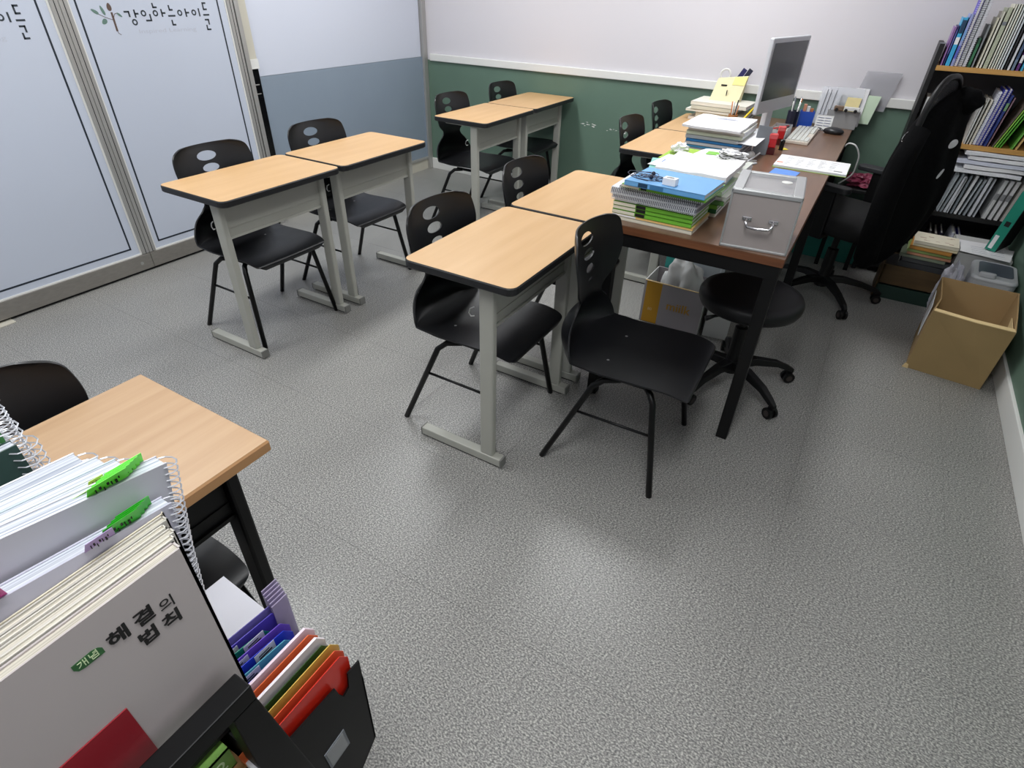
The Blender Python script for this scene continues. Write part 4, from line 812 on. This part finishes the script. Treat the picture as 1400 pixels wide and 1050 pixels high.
MB().lathe([(.026, .16), (.026, .27), (.014, .275), (.014, .365)], 16).build('gas_lift', M_nylon, so)
MB().lathe([(.05, .352), (.09, .36), (.09, .366)], 20).build('seat_plate', M_nylon, so)
MB().tube([(-.02, -.03, .35), (-.10, -.12, .345), (-.125, -.145, .34)], [.006, .006, .011], 8).build('height_lever', M_nylon, so, smooth=True)
oc = thing('office_chair', 'black office chair with armrest facing the desk, coat on its back', 'office chair', (.02, 3.40, 0), math.radians(158))
star_base(oc, .30, math.radians(-60-158), .105)
MB().lathe([(.028, .16), (.028, .27), (.016, .275), (.016, .40)], 16).build('gas_lift', M_nylon, oc)
def cushion(x0, x1, y0, y1, z0, z1, r, nm, m_, T=None):
    m = MB(); m.T = T or Matrix(); h = z1-z0
    m.rings([rring(x0+.02, x1-.02, y0+.02, y1-.02, r, z0), rring(x0, x1, y0, y1, r, z0+h*.35), rring(x0, x1, y0, y1, r, z0+h*.7), rring(x0+.018, x1-.018, y0+.018, y1-.018, r, z1)]); return m.build(nm, m_, oc, smooth=True)
cushion(-.22, .26, -.24, .24, .40, .48, .07, 'seat_cushion', M_fabric)
TB = axes((-.24, 0, .46), (0, 1, 0), (.17, 0, .985), (.985, 0, -.17)); TB = axes((-.22, 0, .47), (0, 1, 0), (-.06, 0, .998), (.998, 0, .06))
m = MB(); m.T = TB; m.tube([(x, y, 0) for x, y in rrect(-.03, .24, .06, .655, .12, 6)], .013, 8, loop=True); m.build('back_frame', M_nylon, oc, smooth=True)
m = MB(); m.T = TB; m.prism(rrect(-.025, .235, .065, .65, .115, 6), -.003, .003); m.build('mesh_back', mat('black_mesh', (30, 30, 32), .7, alpha=.8), oc)
MB().tube([(-.05, 0, .42), (-.22, 0, .40), (-.27, 0, .46), (-.30, 0, .75)], .018, 8).build('back_spine', M_nylon, oc, smooth=True)
for s in (-1, 1):
    ar = MB().prism(rrect(-.09, .13, s*.265-.035, s*.265+.035, .03), .622, .648).build('armrest', mat('arm_pad', (34, 35, 38), .55), oc, bevel=.006)
    MB().box(-.03, .045, s*.265-.012, s*.265+.012, .40, .623).build('arm_post', M_nylon, ar, bevel=.006); MB().box(-.03, .045, min(s*.1, s*.277), max(s*.1, s*.277), .39, .41).build('arm_bracket', M_nylon, ar)
# coat over the chair back
M_coat = mat('black_fleece', (6, 6, 7), .95, bump=.6, bscale=120, spec=.1)
ct_ = thing('black_coat', 'bulky black hooded coat slung over the office chair back', 'coat', (0, 0, 0))
LV = [(1.083, .285, .312, .05), (1.062, .245, .328, .08), (1.02, .185, .338, .10), (.965, .142, .342, .115), (.90, .122, .350, .12), (.80, .106, .366, .125), (.70, .104, .380, .125), (.60, .104, .378, .12), (.50, .105, .356, .115), (.42, .108, .330, .10), (.36, .122, .292, .085), (.315, .146, .255, .055), (.295, .172, .222, .02)]
R_ = []
for z_, xa, xb, dp in LV:
    ring_ = []
    for i in range(44):
        a = 2*math.pi*i/44; ca, sa = math.cos(a), math.sin(a)
        ca = math.copysign(abs(ca)**.8, ca); sa = math.copysign(abs(sa)**.8, sa)
        k = 1+.12*noise.noise((ca*2.6+z_*1.3, sa*2.6, z_*3.5))+.05*math.sin(a*7+z_*5+2*noise.noise((0, 0, z_*4)))*min(1, (1.1-z_)*4)
        ring_.append(((xa+xb)/2+(xb-xa)/2*ca*k, 3.25+1.15*((xa+xb)/2+(xb-xa)/2*ca-.24)+dp*sa*k, z_+.012*noise.noise((a, z_*3, 2))))
    R_.append(ring_)
o = MB().rings(R_).build('coat_body', M_coat, ct_, smooth=True); sd = o.modifiers.new('sub', 'SUBSURF'); sd.levels = 1; sd.render_levels = 1
o = MB().tube([(.175, 3.10, .93), (.15, 3.03, .80), (.145, 3.00, .66), (.15, 3.00, .50), (.16, 3.02, .38), (.165, 3.03, .345)], [.04, .045, .047, .05, .05, .03], 14).build('sleeve', M_coat, ct_, smooth=True)
crumple('hood', '', '', (.298, 3.26, .985), (.062, .06, .05), M_coat, 4, .25, 1.6, 3, parent=ct_, smooth=True, flat=False)
M_dot = mat('white_print_patch', (205, 205, 206), .7)
def patch(px, pz, rx, rz, tilt, nm='white_patch'):
    "small white oval lying on the front of the coat"
    P = []
    for i in range(14): a = 2*math.pi*i/14; x, z = rx*math.cos(a), rz*math.sin(a); P.append((px+x*math.cos(tilt)-z*math.sin(tilt), pz+x*math.sin(tilt)+z*math.cos(tilt)))
    return P
dg = bpy.context.evaluated_depsgraph_get()
cb_ob = bpy.data.objects['coat_body'].evaluated_get(dg)
for px, pz, rx, rz, tl in ((.322, .868, .017, .019, -.5), (.322, .745, .008, .020, -.45), (.133, .905, .008, .026, -.4)):
    V = []
    for x, z_ in patch(px, pz, rx, rz, tl):
        # find the coat surface along +y
        hit, loc, nrm, idx = cb_ob.ray_cast(Vector((x, 2.4, z_)), Vector((0, 1, 0)))
        V.append((x, (loc.y if hit else 3.10)-.002, z_))
    n = len(V); MB().add(V+[(x, y+.004, z_) for x, y, z_ in V], [tuple(range(n)), tuple(range(2*n-1, n-1, -1))]+[(i, n+i, n+(i+1) % n, (i+1) % n) for i in range(n)]).build('white_patch', M_dot, ct_)
# ------------------------------------------------------------------ under and beside the teacher desk
mk = thing('milk_carton_box', 'grey and mustard milk carton box holding white plastic under the desk', 'box', (-.578, 2.552, 0), -.01)
M_mgrey = mat('milk_box_grey', (172, 166, 170), .55); M_must = mat('mustard_print', (214, 158, 38), .55)
w2, dp, hh = .148, .20, .222
MB().box(-w2, w2, 0, .004, 0, hh).build('front_panel', M_mgrey, mk); MB().box(-w2, w2, dp-.004, dp, 0, hh).build('back_panel', M_mgrey, mk)
for s in (-1, 1): MB().box(s*w2-.002, s*w2+.002, .002, dp, 0, hh).build('side_panel', mat('milk_box_white', (206, 206, 204), .6), mk)
MB().box(-w2, w2, 0, dp, 0, .003).build('bottom_panel', M_mgrey, mk)
MB().box(-w2+.010, -w2+.088, -.0006, .0002, .002, hh-.002).build('mustard_stripe', M_must, mk)
MB().box(-w2, w2, -.0012, .006, hh-.001, hh+.002).build('top_edge', M_kraftedge, mk)
text('brand_print', 'miilk', .062, mat('gold_print', (206, 156, 66), .5), (.035, -.0008, .115), (1, 0, 0), (0, 0, 1), mk, weight=.0012)
text('number_print', '80', .022, mat('pale_gold_print', (232, 206, 150), .5), (-w2+.045, -.001, .075), (1, 0, 0), (0, 0, 1), mk)
crumple('plastic_bag', 'white plastic bag bulging out of the milk carton box', 'bag', (-.565, 2.655, .004), (.105, .075, .20), mat('white_bag', (226, 228, 226), .35), 6, .22, 2.3, 4, smooth=True)
tbx = thing('turquoise_package', 'white and turquoise package behind the milk carton box', 'package', (-.56, 2.83, 0), .0)
MB().box(-.14, .14, -.055, .055, 0, .30).build('wrapper', mat('white_wrapper', (206, 214, 220), .3), tbx, bevel=.01); MB().box(-.142, -.06, -.057, -.0, .18, .302).build('turquoise_print', mat('turquoise', (70, 180, 170), .4), tbx)
ds = thing('drawer_unit', 'pale grey drawer unit standing under the teacher desk', 'drawer unit', (-.80, 3.02, 0))
wbx = thing('white_box', 'white box with black edge beside the milk carton box', 'box', (-.355, 2.60, 0), .12)
MB().box(-.055, .06, -.02, .16, 0, .165).build('box_body', M_whitep, wbx); MB().box(-.058, -.054, -.023, -.018, 0, .10).build('black_edge', M_black, wbx)
for o_ in (ds,): bpy.data.objects.remove(o_)
tl = thing('teal_box', 'dark teal storage box on the floor behind the office chair', 'box', (-.02, 4.06, 0))
MB().box(-.195, .192, -.085, .085, 0, .17).build('box_body', mat('teal_plastic', (40, 124, 112), .4), tl, bevel=.006); MB().box(-.2, .196, -.088, .088, .17, .19).build('box_lid', mat('teal_lid', (56, 140, 128), .4), tl, bevel=.004)
lt = thing('side_table', 'low black side table at the green wall beside the desk end', 'table', (.085, 4.02, 0))
MB().box(-.15, .062, -.17, .19, .455, .475).build('table_top', M_blackw, lt, bevel=.003)
for x, y in ((-.14, -.16), (.05, -.16), (-.14, .18), (.05, .18)): MB().box(x-.012+(.012 if x < 0 else -.012), x+.012+(.012 if x < 0 else -.012), y-.012+(.012 if y < 0 else -.012), y+.012+(.012 if y < 0 else -.012), 0, .455).build('leg', M_blackmetal, lt)
crumple('maroon_bag', 'crumpled maroon bag on the black side table', 'bag', (.045, 3.95, .4755), (.085, .07, .04), mat('maroon_cloth', (120, 40, 66), .5), 3, .45, 2.4, 4)
crumple('white_bag', 'crumpled white bag hanging beside the maroon one', 'bag', (.125, 3.90, .4755), (.03, .04, .05), mat('offwhite_bag', (206, 206, 192), .6), 8, .4, 2.2, 3)
standing('white_card', 'white card upright between maroon bag and coat', 'card', .155, .185, 3.93, .4755, .10, M_paper, .1, .004, .03)
tag(MB().tube([spline([(0, 0, .0), (.015, -.01, .02), (.05, -.02, .015), (.08, -.01, -.03), (.085, .0, -.08), (.08, .02, -.14), (.03, .04, -.2)], i/30) for i in range(31)], .004, 8).build('white_cable', M_whitep, smooth=True, loc=(-.101, 3.72, .715)), 'white cable looping off the right edge of the desk', 'cable')
# ------------------------------------------------------------------ foreground: black shelf with books
M_blackl = mat('black_laminate', (8, 8, 9), .45, spec=.2)
fs = thing('black_shelf', 'low black shelf unit in the lower left foreground carrying the book row', 'shelf', (0, 0, 0))
SX0, SX1, SY0, SY1 = -.762, -.362, -.55, .130
box('tray_board', M_blackl, SX0, -.4064, SY0, SY1-.002, .7095, .718, fs); box('end_panel', M_blackl, SX0, SX1-.026, SY1-.036, SY1-.002, 0, .705, fs); box('end_panel', M_blackl, SX0, SX1-.026, SY0, SY0+.034, 0, .705, fs)
box('front_rail', M_blackl, SX1-.025, SX1, SY0, .120, .790, .815, fs, bevel=.0015)
MB().add([(SX1-.025, y, z_) for y, z_ in ((.092, 0), (.152, 0), (.152, .50), (.120, .79), (.092, .79))]+[(SX1, y, z_) for y, z_ in ((.092, 0), (.152, 0), (.152, .50), (.120, .79), (.092, .79))], [(4, 3, 2, 1, 0), (5, 6, 7, 8, 9)]+[(i, (i+1) % 5, 5+(i+1) % 5, 5+i) for i in range(5)]).build('front_post', M_blackl, fs, bevel=.0015); box('front_post', M_blackl, SX1-.025, SX1, SY0, SY0+.036, 0, .79, fs)
box('middle_board', M_blackl, SX0, SX1-.026, SY0+.034, SY1-.036, .585, .600, fs); box('lower_board', M_blackl, SX0, SX1-.026, SY0+.034, SY1-.036, .06, .075, fs); box('back_board', M_blackl, SX0, SX0+.006, SY0+.034, SY1-.036, .075, .705, fs)
# lying books in the shelf
b = book('green_textbook', 'green maths textbook lying inside the black shelf', (-.397, .085, .6625), (0, 0, 1), (-1, 0, 0), (0, -1, 0), .038, .20, .26, col(112, 156, 70), page=M_page)
M_ink = mat('black_ink', (22, 20, 20), .6)
text('title_print', '수학', .026, M_ink, (.0006, -.085, .019), (0, 1, 0), (0, 0, 1), b, weight=.0003); text('number_print', '1-2', .026, mat('pale_green_print', (206, 226, 180), .5), (.0006, -.025, .019), (0, 1, 0), (0, 0, 1), b)
M_old = mat('brown_page_block', (156, 122, 74), .8, var=.16, vscale=(300, 6, 300), coord='Position')
ob = thing('brown_book', 'thick old book with brown page edges under the green textbook', 'book', (-.486, -.03, .6005))
MB().box(-.10, .098, -.12, .118, .002, .059).build('pages', M_old, ob); MB().box(-.10, .10, -.122, .120, 0, .002).box(-.10, .10, -.122, .120, .059, .061).build('cover', mat('tan_cover', (170, 130, 80), .6), ob)
sn = thing('index_tab', 'small orange and white index tab at the end of the brown book', 'tab', (-.394, .094, .664)); MB().box(0, .012, -.006, .0, 0, .012).build('orange_end', col(232, 110, 50), sn); MB().box(.012, .034, -.006, 0, 0, .011).build('white_end', M_paper, sn)
# the row of books, covers facing the aisle, spines at the far end
M_pagef = mat('fanned_white_pages', (226, 228, 234), .8, rgb2=(138, 146, 160), vscale=(520, 5, 3), coord='Position', detail=2)
M_pagec = mat('fanned_cream_pages', (224, 218, 204), .8, rgb2=(164, 158, 144), vscale=(560, 5, 3), coord='Position', detail=2)
GF = 'upright books in the foreground row'; ZB_ = .7182
ink = M_ink
def fbook(name, label, xf, t, yf, h, cover, w=.19, tl=0, **k):
    c, s = math.cos(tl), math.sin(tl)
    return book(name, label, (xf-t, yf, ZB_), (1, 0, 0), (0, -c, s), (0, s, c), t, w, h, cover, group=GF, **{'page': M_pagec, **k})
M_cov = mat('satin_white_cover', (188, 180, 178), .42); M_greyc = mat('translucent_grey_cover', (186, 186, 194), .35)
fc = fbook('workbook', 'white workbook with black Korean title and green tag, frontmost of the row', -.408, .012, .133, .268, M_cov)
X_ = -.4078+.420; yo = lambda y: y-.133; zo = lambda z_: z_-ZB_
for s_, y_, z_, sz in (('해', .063, .9455, .0195), ('결', .0845, .9445, .0195), ('법', .0805, .9210, .0195), ('칙', .1015, .9185, .0195)): text('title_print', s_, sz, ink, (.0124, yo(y_), zo(z_)), (0, 1, 0), (0, 0, 1), fc, weight=.0007)
text('title_print', '의', .0165, ink, (.0124, yo(.1035), zo(.9395)), (0, 1, 0), (0, 0, 1), fc)
P = [(.0275, .9525), (.0275, .9470), (.0300, .9430), (.0345, .9415), (.0500, .9415), (.0500, .9480), (.0475, .9515), (.0430, .9530)]
MB().add([(.0121, yo(a), zo(c)) for a, c in P]+[(.0124, yo(a), zo(c)) for a, c in P], [tuple(range(7, -1, -1)), tuple(range(8, 16))]+[(i, (i+1) % 8, 8+(i+1) % 8, 8+i) for i in range(8)]).build('green_tag', col(52, 104, 58), fc)
text('tag_print', '개념', .0092, mat('pale_green_print', (206, 226, 180), .5), (.0127, yo(.0388), zo(.9472)), (0, 1, 0), (0, 0, 1), fc)
rb = thing('red_booklet', 'dark red booklet standing in front of the white workbook', 'booklet', (-.4076, -.04, ZB_)); MB().box(0, .0012, -.10, .079, 0, .148).build('cover', mat('crimson_cover', (148, 26, 40), .45), rb); MB().box(.0012, .0015, -.015, .0, .04, .062).build('white_mark', M_paper, rb)
x = -.4215
for i, (t_, h, yf, lb) in enumerate(((.0065, .269, .136, 'first cream-paged workbook behind the titled cover'), (.0085, .268, .141, 'second cream-paged workbook behind the titled cover'), (.006, .270, .139, 'third cream-paged workbook behind the titled cover'), (.0085, .271, .145, 'fourth cream-paged workbook behind the titled cover'), (.007, .272, .147, 'fifth cream-paged workbook behind the titled cover, next to the spiral books'))):
    fbook('workbook', lb, x, t_, yf, h, [col(214, 210, 200), col(196, 192, 184), col(220, 216, 206), col(190, 186, 178), col(216, 208, 186)][i]); x -= t_+.0006
fbook('spiral_book', 'spiral book with green and violet tabs behind the cream workbooks', -.456, .016, .128, .276, tl=.12, cover=col(190, 190, 204), spiral=M_ringc, page=M_pagef, ring_r=.0105, ring_n=34)
fbook('spiral_book', 'grey-covered spiral book with bright green tabs, tallest in the row', -.4775, .018, .128, .304, tl=.17, cover=M_greyc, w=.21, spiral=M_ringc, page=M_pagef, ring_r=.0115, ring_n=40, curl=0)
fbook('spiral_book', 'white spiral book with pale lime tab', -.4985, .018, .126, .298, tl=.13, cover=col(206, 212, 216), w=.21, spiral=M_ringc, page=M_pagef, ring_r=.0105, ring_n=38)
fbook('spiral_book', 'blue-white spiral book with dark divider lines', -.5195, .016, .125, .294, tl=.12, cover=col(176, 190, 198), w=.21, spiral=M_ringc, page=M_pagef, ring_r=.0105, ring_n=38)
fbook('spiral_book', 'pale spiral book with orange and yellow tabs', -.5385, .020, .122, .290, tl=.11, cover=col(200, 206, 214), w=.21, spiral=M_ringc, page=M_pagef, ring_r=.0115, ring_n=36)
fbook('spiral_book', 'plain white bundle at the far side of the tabbed spiral books', -.561, .024, .122, .288, tl=.08, cover=col(222, 222, 228), w=.21, spiral=M_ringc, page=M_pagef, ring_r=.0125, ring_n=36)
fbook('spiral_book', 'dark green spiral notebook near the left picture edge', -.648, .014, .122, .285, cover=col(38, 66, 60), w=.19, spiral=M_ringc, page=M_pagef, ring_r=.017, ring_n=30)
fbook('spiral_book', 'leaf green spiral notebook behind the dark green one', -.668, .016, .120, .299, cover=col(70, 130, 76), w=.19, spiral=M_ringc, page=M_pagef, ring_r=.016, ring_n=30)
fbook('spiral_book', 'white and green spiral notebook at the left picture edge', -.690, .022, .122, .303, cover=col(206, 216, 214), w=.19, spiral=M_ringc, page=M_pagef, ring_r=.016, ring_n=30, cover2=col(70, 130, 76))
fbook('spiral_book', 'white spiral notebook farthest back at the left picture edge', -.720, .026, .126, .312, cover=col(214, 216, 222), w=.19, spiral=M_ringc, page=M_pagef, ring_r=.018, ring_n=30)
# index tabs sticking out of the page tops
def tabs(prefix, x, y0, y1, z0, z1, n, rgb, lbl, lean=.0):
    m_ = mat('tab_%d_%d_%d' % rgb, rgb, .35, alpha=.92)
    for i in range(n):
        o = thing('index_tab', lbl if n == 1 else '%s, %s of the cluster' % (lbl, ['frontmost', 'second', 'third', 'fourth', 'rearmost'][i]), 'tab', (x-.0034*i, (y0+y1)/2+.005*i, z0-.0012*i))
        hw, h = (y1-y0)/2, z1-z0
        MB().add([(0, -hw, 0), (0, hw, 0), (lean+.002, hw-.002, h), (lean+.002, -hw+.002, h), (-.0006, -hw, 0), (-.0006, hw, 0), (lean+.0014, hw-.002, h), (lean+.0014, -hw+.002, h)], [(0, 1, 2, 3), (7, 6, 5, 4), (0, 4, 5, 1), (1, 5, 6, 2), (2, 6, 7, 3), (3, 7, 4, 0)]).build('tab_film', m_, o)
        m = MB()
        for q in range(7): y = -hw*.6+q*hw*.18; k0 = .36+.12*math.sin(q*2.4+i); m.box(lean*.5+.0012, lean*.5+.0022, y, y+hw*(.05+.05*(q % 2)), h*k0, h*(k0+.20))
        m.build('handwriting', M_ink, o)
tabs('', -0.4605, 0.098, 0.132, ZB_+0.2766, ZB_+0.2946, 4, (60, 200, 48), 'deep green tab of the front spiral book', .006)
tabs('', -0.4575, 0.082, 0.108, ZB_+0.2790, ZB_+0.2955, 1, (178, 152, 206), 'violet tab of the front spiral book', .007)
tabs('', -0.4585, 0.0, 0.03, ZB_+0.2886, ZB_+0.3051, 1, (206, 70, 150), 'magenta tab of the front spiral book', .007)
tabs('', -0.4575, -0.02, 0.012, ZB_+0.2909, ZB_+0.3034, 1, (150, 200, 226), 'light blue tab of the front spiral book', .006)
tabs('', -0.4835, 0.108, 0.145, ZB_+0.3057, ZB_+0.3222, 5, (120, 250, 60), 'bright green tab of the grey spiral book', .007)
tabs('', -0.4975, 0.075, 0.115, ZB_+0.3016, ZB_+0.3121, 1, (190, 236, 130), 'pale lime tab of the white spiral book', .008)
tabs('', -0.507, 0.118, 0.134, ZB_+0.2975, ZB_+0.3090, 1, (206, 236, 60), 'yellow-green tab of the white spiral book', .004)
tabs('', -0.545, 0.04, 0.064, ZB_+0.2965, ZB_+0.3090, 1, (214, 226, 150), 'pale yellow tab of the pale spiral book', .006)
tabs('', -0.545, 0.0, 0.038, ZB_+0.3001, ZB_+0.3106, 1, (236, 180, 120), 'orange tab of the pale spiral book', .006)
# ------------------------------------------------------------------ black file box with coloured dividers
mf = thing('file_box', 'black file box with a clear label window beside the black shelf', 'file box', (0, 0, 0))
FX0, FX1 = -.600, -.420; A, Bq = .142, .286
def yz_panel(name, pts, x0, x1, m_, parent): n = len(pts); return MB().add([(x0, y, z_) for y, z_ in pts]+[(x1, y, z_) for y, z_ in pts], [tuple(range(n-1, -1, -1)), tuple(range(n, 2*n))]+[(i, (i+1) % n, n+(i+1) % n, n+i) for i in range(n)]).build(name, m_, parent)
yz_panel('front_panel', [(A, .205), (.190, .205), (.282, .298), (Bq, .545), (.262, .545), (.258, .512), (.246, .505), (.240, .520), (.236, .545), (A, .552)], FX1-.003, FX1, M_blackl, mf)
yz_panel('back_panel', [(A, .205), (.190, .205), (.282, .298), (Bq, .545), (A, .552)], FX0, FX0+.003, M_blackl, mf)
MB().add([(FX0, .190, .205), (FX1, .190, .205), (FX1, .282, .298), (FX0, .282, .298), (FX0, .188, .208), (FX1, .188, .208), (FX1, .279, .30), (FX0, .279, .30)], [(0, 1, 2, 3), (7, 6, 5, 4), (0, 4, 5, 1), (1, 5, 6, 2), (2, 6, 7, 3), (3, 7, 4, 0)]).build('chamfer_panel', M_blackl, mf)
box('base', M_blackl, FX0, FX1, A, .190, .205, .209, mf); MB().add([(FX0, .279, .298), (FX1, .279, .298), (FX1, .283, .50), (FX0, .283, .50), (FX0, .282, .298), (FX1, .282, .298), (FX1, .286, .50), (FX0, .286, .50)], [(0, 1, 2, 3), (7, 6, 5, 4), (0, 4, 5, 1), (1, 5, 6, 2), (2, 6, 7, 3), (3, 7, 4, 0)]).build('end_wall', M_blackl, mf)
lw = yz_panel('label_frame', [(.190, .372), (.232, .378), (.229, .432), (.187, .426)], FX1, FX1+.0015, M_greyp, mf); yz_panel('label_window', [(.193, .376), (.228, .381), (.225, .428), (.190, .423)], FX1+.0015, FX1+.002, mat('label_card', (150, 152, 154), .2), lw)
st2 = thing('pedestal_box', 'small black box under the file box, mostly hidden', 'box', (0, 0, 0)); box('box_body', M_blackl, -.595, -.452, .140, .192, 0, .2045, st2); box('box_lid', M_blackl, -.596, -.451, .139, .193, .19, .2046, st2)
GD = 'coloured dividers in the black file box'
def film(rgb, a=.85): return mat('film_%d_%d_%d' % rgb, rgb, .25, alpha=a)
DV = [((214, 44, 28), 'red divider frontmost in the file box', .275, .585, 1), ((232, 96, 60), 'orange-red divider behind the red one', .277, .588, .95), ((226, 190, 90), 'amber divider in the file box', .279, .592, .9), ((60, 90, 50), 'dark green divider in the file box', .272, .590, 1), ((236, 226, 230), 'white paper divider in the file box', .272, .602, 1), ((232, 110, 60), 'orange divider between white sheets', .270, .602, .95), ((236, 214, 226), 'pinkish white divider in the file box', .272, .608, 1),
      ((60, 80, 220), 'bright blue divider in the file box', .255, .595, .95), ((90, 170, 190), 'aqua divider with label tab', .25, .602, .95), ((40, 60, 200), 'royal blue divider with label tab', .258, .606, .95), ((110, 80, 200), 'violet divider with label tab', .262, .610, .95), ((30, 130, 110), 'teal divider with label tab', .24, .612, .95), ((84, 70, 190), 'indigo divider with label tab', .266, .614, .95), ((120, 110, 190), 'lilac divider at the rear of the file box', .27, .618, .9)]
for i, (rgb, lb, yb, zt, a) in enumerate(DV):
    xf = FX1-.010-.0108*i
    o = thing('divider', lb, 'divider', (xf, .145, .215), 0, GD)
    sl = .014 if i > 6 else .0
    yz_panel('sheet', [(0, 0), (.05, 0), (yb-.150, .09), (yb-.145, zt-.235-sl), (yb-.158, zt-.215-sl), (0, zt-.215)], 0, .0012 if i not in (4, 6) else .004, film(rgb, a), o)
    if i > 7 and rgb != (120, 110, 190): yt = .012+.018*((i*2) % 4); yz_panel('label_tab', [(yt, zt-.245), (yt+.034, zt-.247), (yt+.034, zt-.226), (yt, zt-.224)], .0012, .0018, col(206, 206, 222), o); MB().box(.0018, .0021, yt+.006, yt+.028, zt-.239, zt-.236).box(.0018, .0021, yt+.006, yt+.024, zt-.233, zt-.231).build('tab_print', M_ink, o)
for i in range(6):
    o = tag(MB().box(-.0009, .0009, -.028, .0, 0, .105).build('card_sleeve', mat('violet_clear', (176, 164, 196), .2, alpha=.6), loc=(FX0+.012+.007*i, .291-.002*i, .515), rot=(0, 0, 0)), 'clear violet card sleeve at the far end of the file box, %s' % ['rearmost', 'second', 'third', 'fourth', 'fifth', 'frontmost'][i], 'sleeve', 'clear card sleeves')
# glossy papers between shelf and oak desk
gp = thing('paper_stack', 'glossy white printed papers between the book row and the oak desk', 'papers', (-.69, .222, 0), 0)
bs = thing('black_stool', 'small black stool under the glossy papers, almost hidden', 'stool', (-.69, .222, 0)); MB().box(-.075, .075, -.07, .06, .45, .47).build('stool_top', M_blackl, bs)
for x_, y_ in ((-.06, -.055), (.06, -.055), (-.06, .045), (.06, .045)): MB().box(x_-.01, x_+.01, y_-.01, y_+.01, 0, .45).build('leg', M_blackl, bs)
MB().add([(-.085, -.075, .4705), (.085, -.075, .4705), (.09, .062, .4705), (-.08, .07, .4705), (-.085, -.075, .492), (.085, -.075, .492), (.09, .062, .492), (-.08, .07, .492)], [(3, 2, 1, 0), (4, 5, 6, 7), (0, 1, 5, 4), (1, 2, 6, 5), (2, 3, 7, 6), (3, 0, 4, 7)]).build('sheets', mat('glossy_paper', (232, 232, 240), .12), gp)
m = MB(); rr = random.Random(8)
for i in range(16): a, c = rr.uniform(.01, .075), rr.uniform(-.065, -.015); m.box(a, a+rr.uniform(.006, .014), c, c+.0016, .492, .4923)
m.build('printed_text', mat('grey_ink', (132, 134, 130), .7), gp)
